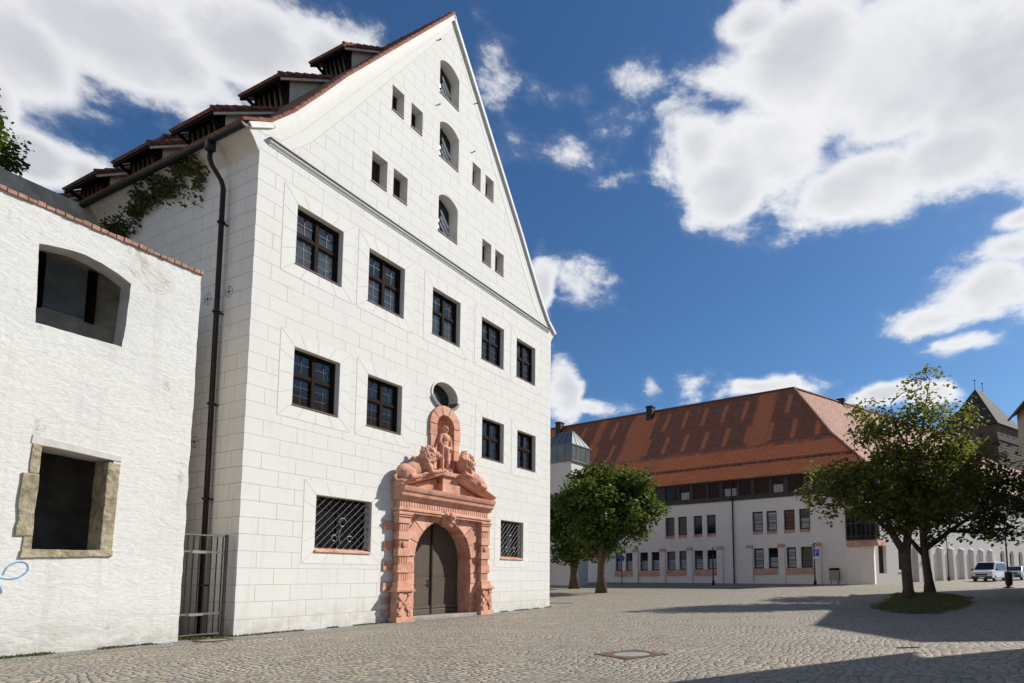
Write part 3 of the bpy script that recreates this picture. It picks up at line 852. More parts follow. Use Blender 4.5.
pg = MB(); pg.face([(OV[0] + OV[2] * math.cos(2 * math.pi * k / n), .42, OV[1] + OV[3] * math.sin(2 * math.pi * k / n)) for k in range(n)]); pg.build('pane', 'dark_glass', ow)
lp = MB()
for k in range(14):
    q0, q1 = math.pi * (1.08 + .84 * k / 14), math.pi * (1.08 + .84 * (k + 1) / 14)
    a, b = E_(-.015, q0), E_(-.015, q1); c, d = E_(.10, q1), E_(.10, q0)
    lp.face([(a[0], .35, a[1]), (b[0], .35, b[1]), (b[0], -.09, b[1]), (a[0], -.09, a[1])])
    lp.face([(a[0], -.09, a[1]), (b[0], -.09, b[1]), (c[0], -.075, c[1]), (d[0], -.075, d[1])])
lp.build('sill', 'flashing', ow, smooth=True)
for x, z in ((6.55, 22.55), (8.75, 21.6), (6.6, 19.85), (8.62, 19.3)):
    hk = MB(); hk.bar((x, 0, z), (x, -.09, z + .01), .025); hk.ell((x, -.09, z + .01), (.03, .03, .03), None, 8, 6); hk.build('wall_hook', 'iron', gb)

# -------- sandstone portal
def voussoirs(mb, cx, cz, r0, r1, a0, a1, n, y0, y1, gap=.018, mi=0):
    for k in range(n):
        b0 = a0 + (a1 - a0) * k / n; b1 = a0 + (a1 - a0) * (k + 1) / n
        g0, g1 = gap / r1, gap / r1
        m = 5; pts = []
        for i in range(m + 1):
            q = b0 + g0 + (b1 - b0 - g0 - g1) * i / m; pts.append((cx + r1 * math.cos(q), cz + r1 * math.sin(q)))
        for i in range(m, -1, -1):
            q = b0 + g0 + (b1 - b0 - g0 - g1) * i / m; pts.append((cx + r0 * math.cos(q), cz + r0 * math.sin(q)))
        mb.prism(pts, lambda x, z: (x, y0, z), lambda x, z: (x, y1, z), mi)
pt = MB()
# spandrel sheet with the arch opening, then the arch stones in front of it
XL, XR, ZT = PC - 2.28, PC + 2.28, 3.70
sp = wall_sheet([(XL, 0), (XR, 0), (XR, ZT), (XL, ZT)], [[(PC - 1.44, .02), (PC + 1.44, .02)] + arc(PC, 2.14, 1.44, 0, math.pi, 24)], .72, -.10)
pt.raw(sp.v, sp.f)
pt.prism([(XL, 0), (XL, ZT), (XR, ZT), (XR, 0)], lambda x, z: (x, -.0995, z), lambda x, z: (x, 0, z), caps=False)
voussoirs(pt, PC, 2.14, 1.445, 2.00, math.pi * .02, math.pi * .98, 9, -.15, -.102)
for sx in (-1, 1):
    for k in range(5):
        z0 = .03 + k * .405; x0, x1 = sorted((PC + sx * 1.445, PC + sx * 1.80)); pt.box(x0, x1, -.15 if k % 2 else -.135, -.102, z0, z0 + .39)
portal = pt.build('portal', 'red_sandstone', gb, bevel=.012)
for sx in (-1, 1):
    p = MB(); X = lambda a: PC + sx * a
    def bx(a, b, y0, z0, z1, y1=-.10):
        x0, x1 = sorted((X(a), X(b))); p.box(x0, x1, y0, y1, z0, z1)
    bx(1.72, 2.48, -.47, 0, .17); bx(1.78, 2.42, -.42, .17, 1.02); bx(1.70, 2.52, -.50, 1.02, 1.08); bx(1.74, 2.46, -.46, 1.08, 1.16)
    bx(1.80, 2.40, -.40, 1.16, 1.24); bx(1.82, 2.38, -.38, 1.24, 1.34)
    bx(1.88, 2.30, -.30, 1.34, 3.56)
    z = 1.36
    for k in range(4):
        bx(1.84, 2.36, -.34, z + .30, z + .56); z += .56
    bx(1.86, 2.34, -.34, 3.50, 3.56); bx(1.82, 2.38, -.37, 3.56, 3.63); bx(1.78, 2.42, -.40, 3.63, 3.70)
    # fluted panels on the plain stages
    for st_ in range(4):
        for k in range(4):
            a = 1.93 + k * .10; x0, x1 = sorted((X(a), X(a + .04))); p.box(x0, x1, -.312, -.30, 1.40 + st_ * .56, 1.62 + st_ * .56)
    # strapwork on the pedestal: crossing bands and raised blocks
    for (a, c), (b, d) in (((1.84, .30), (2.38, .92)), ((2.38, .30), (1.84, .92))):
        p.bar((X(a), -.435, c), (X(b), -.435, d), .07, .11)
    for z0, z1 in ((.22, .34), (.50, .70), (.88, .98)): bx(1.82, 1.98, -.455, z0, z1, -.42); bx(2.22, 2.38, -.455, z0, z1, -.42)
    p.ell((X(2.10), -.45, .60), (.10, .05, .10), None, 10, 8)
    p.ell((X(2.10), -.34, 2.62), (.11, .03, .11), None, 12, 8)
    p.build('pilaster', 'red_sandstone', portal, bevel=.012)
    for k, z in enumerate((.24, .62, 1.06, 1.74, 2.42, 3.10)):
        q = MB(); x0, x1 = sorted((X(2.15), X(2.70))); q.box(x0, x1, -.055, -.004, z, z + (.29 if k > 1 else .2)); q.build('quoin', 'red_sandstone', portal, bevel=.01)
en = MB()
def layer(hw, y, z0, z1, mi=0): en.box(PC - hw, PC + hw, y, .0, z0, z1, mi)
layer(2.36, -.34, 3.70, 3.78); layer(2.40, -.38, 3.78, 3.86); layer(2.30, -.30, 3.86, 4.12)
en.prism([(0, 4.12), (-.34, 4.12), (-.37, 4.17), (-.40, 4.24), (-.48, 4.28), (-.50, 4.40), (-.55, 4.44), (-.58, 4.52), (-.60, 4.60), (0, 4.62)], lambda y, z: (PC - 2.40, y, z), lambda y, z: (PC + 2.40, y, z))
for k in range(38):                                         # dentil row under the cornice
    x = PC - 2.26 + k * .119; en.box(x, x + .06, -.315, -.30, 3.92, 4.09)
en.build('entablature', 'red_sandstone', portal, bevel=.01)
ks = MB()
ks.prism([(PC - .16, 3.36), (PC + .16, 3.36), (PC + .26, 3.92), (PC - .26, 3.92)], lambda x, z: (x, -.36, z), lambda x, z: (x, -.10, z))
ks.ell((PC, -.46, 3.72), (.16, .13, .19), None, 12, 8); ks.ell((PC - .20, -.42, 3.80), (.10, .08, .07)); ks.ell((PC + .20, -.42, 3.80), (.10, .08, .07)); ks.ell((PC, -.57, 3.70), (.04, .05, .07)); ks.ell((PC, -.50, 3.52), (.12, .08, .07))
ks.build('keystone_mask', 'red_sandstone', portal, smooth=True)
pd = MB()
for sx in (-1, 1):
    X = lambda a: PC + sx * a
    prf = [(-.0, 0), (-.34, 0), (-.38, .04), (-.48, .07), (-.50, .14), (-.56, .17), (-.58, .22), (0, .22)]
    a0 = (2.44, 4.54); a1 = (.42, 5.34)
    pd.prism(prf, lambda y, z: (X(a0[0]), y, a0[1] + z), lambda y, z: (X(a1[0]), y, a1[1] + z - .12))
    pd.prism([(2.0, 4.63), (.44, 4.63), (.44, 5.15)], lambda x, z: (X(x), -.14, z), lambda x, z: (X(x), 0, z))
pd.box(PC - .46, PC + .46, -.42, 0, 4.63, 4.95); pd.box(PC - .40, PC + .40, -.36, 0, 4.95, 5.24); pd.box(PC - .52, PC + .52, -.46, 0, 5.24, 5.40)
pd.build('broken_pediment', 'red_sandstone', portal, bevel=.012)
ni = MB()
voussoirs(ni, PC, 7.2, .44, .80, 0, math.pi, 5, -.09, 0)
for sx in (-1, 1):
    z = 5.49
    for k in range(4):
        x0, x1 = sorted((PC + sx * .44, PC + sx * (.80 if k % 2 else .76))); h = (7.19 - 5.49) / 4; ni.box(x0, x1, -.09, 0, z + .006, z + h - .006); z += h
m_ = 12                                                     # the hollow itself
for k in range(m_):
    a, b = math.pi * k / m_, math.pi * (k + 1) / m_
    A = lambda q, z: (PC + .445 * math.cos(q), .0 + .42 * math.sin(q), z)
    ni.face([A(a, 5.39), A(b, 5.39), A(b, 7.2), A(a, 7.2)], 0)
    for j in range(6):
        t0, t1 = math.pi / 2 * j / 6, math.pi / 2 * (j + 1) / 6
        S = lambda q, t: (PC + .445 * math.cos(q) * math.cos(t), .42 * math.sin(q) * math.cos(t), 7.2 + .445 * math.sin(t))
        ni.face([S(a, t0), S(b, t0), S(b, t1), S(a, t1)], 0)
ni.build('niche', 'red_sandstone', portal, bevel=.008)
# statue: a standing figure, weight on one leg, one hand on a staff
st = MB(); Z0 = 5.40; cx, cy = PC - .12, -.14
def limb(pts, rads): st.tube([(cx + a, cy + b, Z0 + c) for a, b, c in pts], rads, 10)
st.box(cx - .24, cx + .24, cy - .2, cy + .22, Z0 - .01, Z0 + .09)
limb([(-.10, .0, .08), (-.11, .0, .45), (-.10, .0, .86)], [.065, .085, .12]); limb([(.14, -.08, .08), (.13, -.06, .47), (.07, .0, .86)], [.06, .08, .115])
st.ell((cx - .12, cy - .07, Z0 + .11), (.06, .13, .05)); st.ell((cx + .15, cy - .15, Z0 + .11), (.06, .13, .05))
st.ell((cx, cy, Z0 + .92), (.19, .14, .16)); st.ell((cx + .01, cy, Z0 + 1.12), (.165, .12, .2)); st.ell((cx + .02, cy - .01, Z0 + 1.32), (.21, .14, .17)); st.ell((cx + .02, cy, Z0 + 1.42), (.24, .11, .09))
limb([(.02, 0, 1.44), (.03, -.01, 1.56)], [.07, .065]); st.ell((cx + .035, cy - .02, Z0 + 1.665), (.10, .115, .135)); st.ell((cx + .035, cy + .03, Z0 + 1.71), (.115, .115, .11)); st.ell((cx + .035, cy - .13, Z0 + 1.66), (.02, .03, .03))
limb([(-.20, .0, 1.40), (-.29, -.05, 1.16), (-.28, -.17, .98)], [.075, .06, .045]); limb([(.24, 0, 1.40), (.33, .0, 1.14), (.26, -.10, .92)], [.075, .06, .045])
st.ell((cx - .28, cy - .19, Z0 + .96), (.05, .05, .06)); st.ell((cx + .25, cy - .12, Z0 + .9), (.05, .05, .06))
limb([(-.28, -.2, .06), (-.28, -.2, 1.02)], [.035, .035])
limb([(.20, -.02, 1.0), (.26, .02, .6), (.24, .04, .3)], [.10, .09, .05]); limb([(-.18, -.08, .98), (.02, -.15, .90), (.2, -.06, .98)], [.06, .08, .06]); limb([(.0, -.13, .9), (.04, -.14, .62)], [.09, .05])
st.build('statue', 'red_sandstone', portal, remesh=.017)
# a pair of lions lying on the raking cornices, heads towards the middle
def lion(sx, k_, da):
    l = MB(); rng = random.Random(5 + sx)
    T_ = lambda a: 2.12 + (a - 2.12) * k_ + da
    X = lambda a: PC + sx * T_(a)
    slope = lambda a: 4.74 + (2.5 - T_(a)) * .33 - .06
    y = -.30
    def E1(a, dy, dz, r, tilt=0):
        M = Matrix.Rotation(sx * tilt, 3, 'Y'); l.ell((X(a), y + dy * k_, slope(a) + dz * k_), tuple(q * k_ for q in r), M, 14, 10)
    E1(2.12, .02, .34, (.40, .27, .35), .3); E1(1.70, 0, .38, (.52, .26, .32), .35); E1(1.30, 0, .52, (.42, .28, .38), .4)
    E1(1.05, -.02, .60, (.40, .33, .44)); E1(.98, -.14, .86, (.30, .27, .30)); E1(.74, -.24, .80, (.20, .20, .19)); E1(.60, -.30, .72, (.12, .13, .11))
    E1(.98, -.10, 1.08, (.08, .06, .08)); E1(.80, -.36, .92, (.05, .05, .05))
    E1(2.08, -.22, .22, (.34, .13, .26), .6)                  # thigh
    l.tube([(X(2.16), y - .27, slope(2.16) + .12), (X(1.86), y - .32, slope(1.86) + .07), (X(1.66), y - .34, slope(1.66) + .06)], [.11, .08, .085], 9)
    l.tube([(X(1.18), y - .24, slope(1.18) + .38), (X(1.10), y - .33, slope(1.1) + .12), (X(.78), y - .36, slope(.78) + .08), (X(.62), y - .36, slope(.62) + .09)], [.13, .10, .08, .10], 9)
    l.tube([(X(2.42), y, slope(2.42) + .30), (X(2.62), y + .02, slope(2.5) + .20), (X(2.60), y - .08, slope(2.5) + .04), (X(2.40), y - .2, slope(2.4) + .05)], [.06, .05, .05, .07], 8)
    for k in range(120):                                       # locks of the mane
        th = rng.uniform(0, 2 * math.pi); ph = rng.uniform(-.9, 1.2); rr = rng.uniform(.92, 1.08)
        a = 1.10 + .40 * rr * math.cos(th) * math.cos(ph); dz = .66 + .44 * rr * math.sin(ph) + .06; dy = -.04 - .34 * rr * abs(math.sin(th)) * math.cos(ph)
        if a < .72: continue
        E1(a, dy * 1.12, dz * 1.03, (rng.uniform(.035, .06), .07, rng.uniform(.08, .15)), rng.uniform(-.9, .5))
    l.build('lion', 'red_sandstone', portal, remesh=.018)
lion(-1, .86, .0); lion(1, .86, -.42)
# door
for sx in (-1, 1):
    d = MB(); y0 = .50
    x0, x1 = (PC - 1.45, PC - .02) if sx < 0 else (PC + .02, PC + 1.45)
    ztop = lambda x: 2.14 + math.sqrt(max(0, 1.47 ** 2 - (x - PC) ** 2))
    xm = (x0 + x1) / 2; N = 10
    def col(a, b, za, mi):
        pts = [(a, za), (b, za)] + [(b + (a - b) * i / N, ztop(b + (a - b) * i / N)) for i in range(N + 1)]
        d.prism(pts, lambda x, z: (x, y0, z), lambda x, z: (x, y0 + .06, z), mi)
    d.prism(rect(x0, x1, .14, .47), lambda x, z: (x, y0 - .03, z), lambda x, z: (x, y0 + .06, z), 2)
    for a, b, m0, m1 in ((x0, xm - .004, 0, 1), (xm + .004, x1, 1, 0)):
        if sx > 0: m0, m1 = (m0, m1)
        d.prism(rect(a, b, .475, 1.545), lambda x, z: (x, y0, z), lambda x, z: (x, y0 + .06, z), m1)
        col(a, b, 1.555, m0)
    leaf = d.build('door_leaf', ['door_boards_up', 'door_boards_down', 'door_boards_flat'], gb)
    if sx > 0:
        s = MB(); s.box(PC - .035, PC + .035, y0 - .05, y0 - .002, .15, 3.52); s.build('cover_strip', 'copper_brown', leaf)
        h = MB(); h.box(PC + 1.36, PC + 1.44, y0 - .06, y0 - .005, 2.28, 2.38); h.box(PC + 1.36, PC + 1.44, y0 - .06, y0 - .005, .66, .76); h.build('hinge', 'pale_iron', leaf)
    else:
        h = MB(); h.box(PC - .18, PC - .10, y0 - .02, y0 - .003, 1.15, 1.40); h.tube([(PC - .14, y0 - .02, 1.3), (PC - .14, y0 - .07, 1.3), (PC - .27, y0 - .07, 1.29)], .013, 6); h.build('handle', 'iron', leaf)
ds = MB(); ds.box(PC - 1.62, PC + 1.62, -.36, .56, -.05, .12); ds.build('door_step', 'grey_stone', gb, bevel=.02)

# ------------------------------------------------------------------ the ruined house on the left
rb = thing('ruined_house', 'roofless white plastered house wall with two empty window holes beside the gabled building', 'ruin', O, RZ)
rng = random.Random(3)
def ragged(poly, amp, step=.16, seed=0, keep=()):
    out = []; n = len(poly)
    for i in range(n):
        a = Vector(poly[i]); b = Vector(poly[(i + 1) % n]); L = (b - a).length; k = max(1, int(L / step))
        nn = Vector((b.y - a.y, a.x - b.x)) / max(L, 1e-6)
        for j in range(k):
            p = a.lerp(b, j / k)
            if i not in keep:
                p = p + nn * amp * (mnoise.noise(Vector((p.x * 2.3 + seed, p.y * 2.3, seed))) + .6 * mnoise.noise(Vector((p.x * 7 + seed, p.y * 7, seed))))
            out.append((p.x, p.y))
    return out
up_o = [(-4.16, 6.66), (-2.72, 6.67), (-2.64, 8.19), (-2.9, 8.31), (-3.2, 8.40), (-3.48, 8.44), (-3.8, 8.42), (-4.20, 8.31)]
lo_o = [(-3.98, 2.08), (-2.74, 2.10), (-2.72, 4.12), (-3.94, 4.20)]
far_o = [(-8.6, 6.6), (-7.0, 6.6), (-7.0, 8.2), (-8.6, 8.2)]; far_l = [(-8.6, 2.0), (-7.3, 2.0), (-7.3, 4.0), (-8.6, 4.0)]
outer_r = ragged([(-11, -.1), (-1.25, -.1), (-1.23, 9.1), (-11, 9.1)], .022, .2, 4, keep=(0,))
rw = wall_sheet(outer_r, [ragged(up_o, .018, .12, 9), ragged(lo_o, .01, .12, 2), far_o, far_l], [.42, .75, .6, .6])
e0 = len(rw.v)
right = [p for p in outer_r if abs(p[0] + 1.24) < .12]
right.sort(key=lambda p: p[1])
for a, b in zip(right, right[1:]): rw.face([(a[0], 0, a[1]), (b[0], 0, b[1]), (b[0], .7, b[1]), (a[0], .7, a[1])])
rw.build('front_wall', ['rough_plaster', 'ruin_reveal'], rb)
cp = MB(); x = -11
while x < -1.2:
    L = .135 + rng.random() * .02
    cp.box(x, min(x + L - .012, -1.20), -.045 + rng.uniform(-.012, .012), .72, 9.085 + rng.uniform(-.008, .008), 9.175 + rng.uniform(-.02, .015)); x += L
cp.build('brick_coping', 'old_brick', rb, bevel=.008)
bw = MB(); bw.box(-11, -.02, 8.2, 8.6, 0, 13.74); bw.box(-11, -10.6, .7, 8.2, 0, 9.0); bw.build('concrete_wall', 'concrete', rb)
iw = MB(); iw.box(-10.6, -1.62, 2.1, 2.4, 0, 5.3); iw.build('inner_wall', 'shaded_masonry', rb)  # lower room's shade put into a darker colour than the wall's upper part
iw = MB()
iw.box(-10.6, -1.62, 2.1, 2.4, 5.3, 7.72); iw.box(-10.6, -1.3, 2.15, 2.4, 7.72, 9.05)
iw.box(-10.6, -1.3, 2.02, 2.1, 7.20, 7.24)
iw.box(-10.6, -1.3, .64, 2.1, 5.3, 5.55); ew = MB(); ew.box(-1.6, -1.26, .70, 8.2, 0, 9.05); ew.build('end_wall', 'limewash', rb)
iw.box(-10.6, -1.3, .70, 2.4, 9.05, 9.08)  # unseen roof slab, added to keep the sun off the inner wall
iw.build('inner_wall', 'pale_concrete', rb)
gl = MB(); gl.box(-10, -3.55, 2.09, 2.14, 7.80, 8.95); gl.box(-3.35, -2.6, 2.09, 2.14, 7.80, 8.95); gl.build('inner_glazing', 'dull_glass', rb)
ft = MB()
for x in (-3.55, -2.6, -5.4): ft = MB(); ft.box(x, x + .16, 2.0, 2.085, 7.72, 9.0); ft.build('inner_post', 'dark_wood', rb)
pr = MB()
pr.prism(ragged([(-4.19, 2.35), (-3.935, 2.35), (-3.915, 3.60), (-4.16, 3.60)], .03, .15, 5), lambda x, z: (x, -.035, z), lambda x, z: (x, .5, z))
pr.prism(ragged([(-4.08, 1.98), (-3.93, 1.98), (-3.93, 2.34), (-4.06, 2.34)], .015, .15, 6), lambda x, z: (x, -.02, z), lambda x, z: (x, .5, z))
pr.prism(ragged([(-4.06, 3.61), (-3.91, 3.61), (-3.90, 4.19), (-4.04, 4.20)], .015, .15, 6), lambda x, z: (x, -.02, z), lambda x, z: (x, .5, z))
pr.prism(ragged([(-2.86, 2.12), (-2.64, 2.10), (-2.60, 4.02), (-2.82, 4.04)], .02, .15, 7), lambda x, z: (x, -.025, z), lambda x, z: (x, .52, z))
pr.prism(ragged([(-4.10, 1.92), (-2.63, 1.98), (-2.63, 2.12), (-4.06, 2.08)], .018, .15, 8), lambda x, z: (x, -.04, z), lambda x, z: (x, .5, z))
pr.build('stone_window_frame', 'buff_stone', rb, bevel=.012)
ln = MB(); ln.prism(ragged([(-4.07, 4.205), (-2.58, 4.075), (-2.58, 4.21), (-4.05, 4.38)], .012, .15, 3), lambda x, z: (x, -.016, z), lambda x, z: (x, .4, z)); ln.build('lintel', 'lintel_plaster', rb, bevel=.01)
# blue scrawl sprayed on the plaster
def scrawl(pts, r=.013):
    gf = MB(); P = [Vector((a, 0, b)) for a, b in pts]; sm = []
    for i in range(len(P) - 1):
        p0, p1, p2, p3 = P[max(i - 1, 0)], P[i], P[i + 1], P[min(i + 2, len(P) - 1)]
        for k in range(6):
            t = k / 6; sm.append(.5 * ((2 * p1) + (p2 - p0) * t + (2 * p0 - 5 * p1 + 4 * p2 - p3) * t * t + (3 * p1 - p0 - 3 * p2 + p3) * t ** 3))
    sm.append(P[-1])
    for a, b in zip(sm, sm[1:]):
        d = (b - a).normalized(); n_ = Vector((-d.z, 0, d.x)) * r
        gf.face([(p.x, -.004, p.z) for p in (a - n_ - d * r * .5, b - n_ + d * r * .5, b + n_ + d * r * .5, a + n_ - d * r * .5)])
    gf.build('graffiti', 'graffiti_blue', rb)
scrawl([(-4.30, 1.58), (-4.24, 1.74), (-4.10, 1.83), (-3.98, 1.80), (-3.96, 1.66), (-4.08, 1.53), (-4.24, 1.50), (-4.42, 1.56)])
scrawl([(-4.44, 1.22), (-4.30, 1.24), (-4.33, 1.36)])

# gate in the gap
gt_ = thing('iron_gate', 'low iron bar gate closing the narrow gap between the ruin and the gabled building', 'gate', W(-.65, .22, 0), RZ)
b = MB()
b.bar((.50, 0, .06), (.50, 0, 2.62), .06); b.bar((-.55, 0, .08), (-.55, 0, 2.60), .05)
gp = b.build('post', 'grey_iron', gt_)
for z_, a_, c_ in ((2.58, .035, .035), (2.16, .03, .05), (.62, .03, .05), (.12, .03, .03)):
    b = MB(); b.bar((-.55, 0, z_), (.50, 0, z_), a_, c_); b.build('rail', 'grey_iron', gt_)
b = MB()
for k in range(7): x = -.40 + k * .135; b.tube([(x, 0, .12), (x, 0, 2.58)], .015, 6)
b.build('bar', 'iron', gt_)
b = MB(); b.box(-.30, .02, -.03, -.012, 2.12, 2.19); b.box(-.30, .02, -.03, -.012, .58, .64); b.build('latch_plate', 'pale_iron', gt_)

# ------------------------------------------------------------------ foliage helpers
def leaf_quads(mb, pts, size, rng, droop=.3, nrm=None):
    for p in pts:
        s = size * rng.uniform(.65, 1.3)
        a = Vector((rng.gauss(0, 1), rng.gauss(0, 1), rng.gauss(0, .45) - droop)).normalized()
        up = Vector((rng.gauss(0, .55), rng.gauss(0, .55), 1)).normalized()
        if nrm is not None: up = (nrm + Vector((rng.gauss(0, .4), rng.gauss(0, .4), rng.gauss(0, .4)))).normalized()
        b = a.cross(up)
        if b.length < .1: continue
        b = b.normalized() * s * .42
        c = a * s; k = up * s * .10
        mb.raw([p, p + c * .35 + b + k, p + c * .75 + b * .75 + k * .6, p + c, p + c * .75 - b * .75 + k * .6, p + c * .35 - b + k], [(0, 1, 2, 3), (0, 3, 4, 5)])
def rand_ball(rng):
    while True:
        p = Vector((rng.uniform(-1, 1), rng.uniform(-1, 1), rng.uniform(-1, 1)))
        if p.length <= 1: return p
def tree(name, label, base, trunk, limbs, lobes, nclus, nleaf, lsize, crad, mat, seed, twigs=26, group=None, flare=1.3, droop=.35, cat='tree', shell=.55, extra=None):
    rng = random.Random(seed)
    t = thing(name, label, cat, base, 0, group)
    tr = MB()
    pts, rads = trunk
    tr.tube(pts, [r * (flare if i == 0 else 1) for i, r in enumerate(rads)], 12)
    ends = []
    for lp, lr in limbs:
        tr.tube(lp, lr, 8); ends += [Vector(p) for p in lp[1:]]
    tk = tr.build('trunk', 'bark', t, smooth=True)
    # clumps of leaves at the ends of boughs, mostly near the outside of each lobe
    clus = []
    tot = sum(l[3] for l in lobes)
    for (c, r, dens_, wt) in lobes:
        for k in range(int(nclus * wt / tot)):
            p = rand_ball(rng)
            if p.length < shell and rng.random() < .75: p = p.normalized() * rng.uniform(shell, 1)
            q = Vector((c[0] + p.x * r[0], c[1] + p.y * r[1], c[2] + p.z * r[2]))
            clus.append((q, dens_))
    br = MB()
    for q, _ in rng.sample(clus, min(twigs, len(clus))):
        e = min(ends, key=lambda p: (p - q).length + max(0, p.z - q.z) * 1.5)
        mid = e.lerp(q, .5) + Vector((rng.uniform(-.25, .25), rng.uniform(-.25, .25), rng.uniform(.0, .3)))
        L = (q - e).length
        br.tube([e, mid, q], [.022 + .012 * L, .014 + .006 * L, .008], 5, cap=False)
    if extra:
        for lp, lr in extra: br.tube(lp, lr, 5, cap=False)
    tag(br.build('branch', 'twig_bark', t, smooth=True), kind='stuff')
    lf = MB()
    for q, dn in clus:
        rr = crad * rng.uniform(.6, 1.25); m = int(nleaf * dn * rng.uniform(.6, 1.3))
        pts_ = []
        for k in range(m):
            p = rand_ball(rng); pts_.append(q + Vector((p.x * rr, p.y * rr, p.z * rr * .62)))
        leaf_quads(lf, pts_, lsize, rng, droop)
    lf.build('crown', mat, t)
    return t

# maples beside the long building
def bushy(c, r, n, r0, r1, seed):
    """an uneven crown: many smaller lobes set round a loose middle"""
    rg_ = random.Random(seed); out = [(c, tuple(q * .62 for q in r), .9, 1.2)]
    for k in range(n):
        p = rand_ball(rg_)
        while p.length < .5: p = rand_ball(rg_)
        p = p.normalized() * rg_.uniform(.60, .86); q = rg_.uniform(r0, r1)
        out.append(((c[0] + p.x * r[0], c[1] + p.y * r[1], c[2] + p.z * r[2]), (q * 1.1, q, q * .8), rg_.uniform(.75, 1.1), q * q / 3))
    return out
tree('maple_tree', 'round dense green tree in front of the long building, the nearer of the pair', (-3.2, 42.6, G(42.6) - .05),
     ([(0, 0, 0), (.02, 0, 1.2), (.05, 0, 2.4), (.08, 0, 3.6), (.1, .1, 5.6)], [.36, .30, .29, .24, .12]),
     [([(.05, 0, 2.3), (1.0, -.4, 3.6), (1.9, -.6, 4.8)], [.17, .12, .05]), ([(.05, 0, 2.4), (-1.2, .3, 3.8), (-2.0, .4, 5.4)], [.17, .11, .05]), ([(.05, 0, 2.8), (.2, -1.2, 4.2), (.3, -1.8, 5.6)], [.15, .1, .05]), ([(.08, 0, 3.2), (-.2, 1.0, 5.0), (0, 1.4, 7)], [.15, .1, .05])],
     bushy((.35, 0, 6.0), (3.5, 3.1, 3.7), 26, .95, 1.6, 5) + [((-.2, 0, 9.1), (1.4, 1.3, 1.0), .9, .4), ((2.6, -.4, 4.2), (1.2, 1.2, .9), .9, .3)],
     400, 72, .24, .78, 'maple_leaf', 11, group='maples before the long building', shell=.3)
tree('maple_tree', 'broad green tree behind its rounder neighbour, half hidden by the gabled building', (-6.1, 50.5, G(50.5) - .05),
     ([(0, 0, 0), (0, 0, 1.3), (-.05, 0, 2.6), (-.1, 0, 4.0), (-.1, .1, 6)], [.40, .34, .33, .26, .12]),
     [([(0, 0, 2.6), (1.4, -.4, 4.2), (2.2, -.6, 5.8)], [.18, .12, .05]), ([(0, 0, 2.6), (-1.4, .3, 4.4), (-2.2, .4, 6)], [.18, .12, .05]), ([(0, 0, 3), (.2, -1.3, 5), (.3, -2, 6.6)], [.15, .1, .05])],
     bushy((-.1, 0, 6.0), (3.9, 3.3, 3.4), 24, 1.0, 1.7, 9) + [((.1, -.4, 9.0), (.9, .9, 1.0), .7, .2)],
     340, 66, .26, .82, 'maple_leaf', 23, group='maples before the long building', shell=.3)
# the loose tree on the right and its darker companion
tree('chestnut_tree', 'loose crowned tree with a forked trunk rising from the grass patch on the square', (13.37, 30.0, G(30) - .05),
     ([(0, 0, 0), (.02, 0, .7), (-.02, 0, 1.6), (-.05, 0, 2.7)], [.31, .26, .25, .26]),
     [([(-.05, 0, 2.5), (-.75, -.1, 3.6), (-1.1, -.1, 5.0), (-1.9, -.2, 6.6)], [.22, .17, .12, .06]), ([(0, 0, 2.5), (.25, .1, 3.9), (.35, .1, 5.4), (.9, .1, 7.2), (1.3, .1, 9.4), (1.7, .0, 11.6)], [.24, .19, .14, .09, .05, .015]),
      ([(-.75, -.1, 3.6), (-2.0, -.5, 4.5), (-3.3, -.7, 5.3)], [.12, .08, .03]), ([(.35, .1, 5.2), (1.7, -.4, 6.4), (2.9, -.6, 7.8)], [.11, .07, .03]), ([(.3, .1, 4.6), (-.1, -1.2, 6.2), (-.4, -1.6, 8.4)], [.1, .07, .03]), ([(.35, .1, 5), (.5, 1.4, 6.6), (.4, 2, 8)], [.1, .07, .03]),
      ([(-1.1, -.1, 5.0), (-1.0, .2, 7.2), (-1.3, .3, 9.2)], [.1, .06, .02]), ([(.9, .1, 7.2), (-.1, .1, 9.0), (-.4, 0, 10.4)], [.07, .045, .015]), ([(1.0, .1, 8.0), (2.4, .1, 9.4), (3.6, .1, 10.2)], [.06, .04, .015])],
     [((-1.0, 0, 6.0), (2.7, 2.4, 1.9), 1, 1.5), ((-3.3, -.3, 5.7), (2.0, 1.6, 1.5), .9, .8), ((1.2, 0, 6.2), (2.6, 2.3, 1.9), 1, 1.2), ((.2, 0, 8.2), (2.6, 2.0, 1.6), .85, 1.0), ((-1.4, .1, 9.2), (1.5, 1.2, 1.3), .55, .42), ((1.3, 0, 10.2), (1.4, 1.1, 1.7), .5, .4), ((2.9, 0, 9.2), (1.3, 1.2, 1.2), .45, .3), ((.0, -.5, 4.6), (3.0, 2.0, 1.0), .9, .6), ((-3.9, -.2, 6.6), (.9, .9, .8), .5, .12), ((1.75, 0, 11.8), (.45, .45, .5), .4, .06), ((3.2, .2, 7.2), (1.5, 1.5, 1.4), .9, .5)],
     470, 52, .18, .76, 'chestnut_leaf', 31, twigs=140, shell=.3, group='trees on the grass patch')
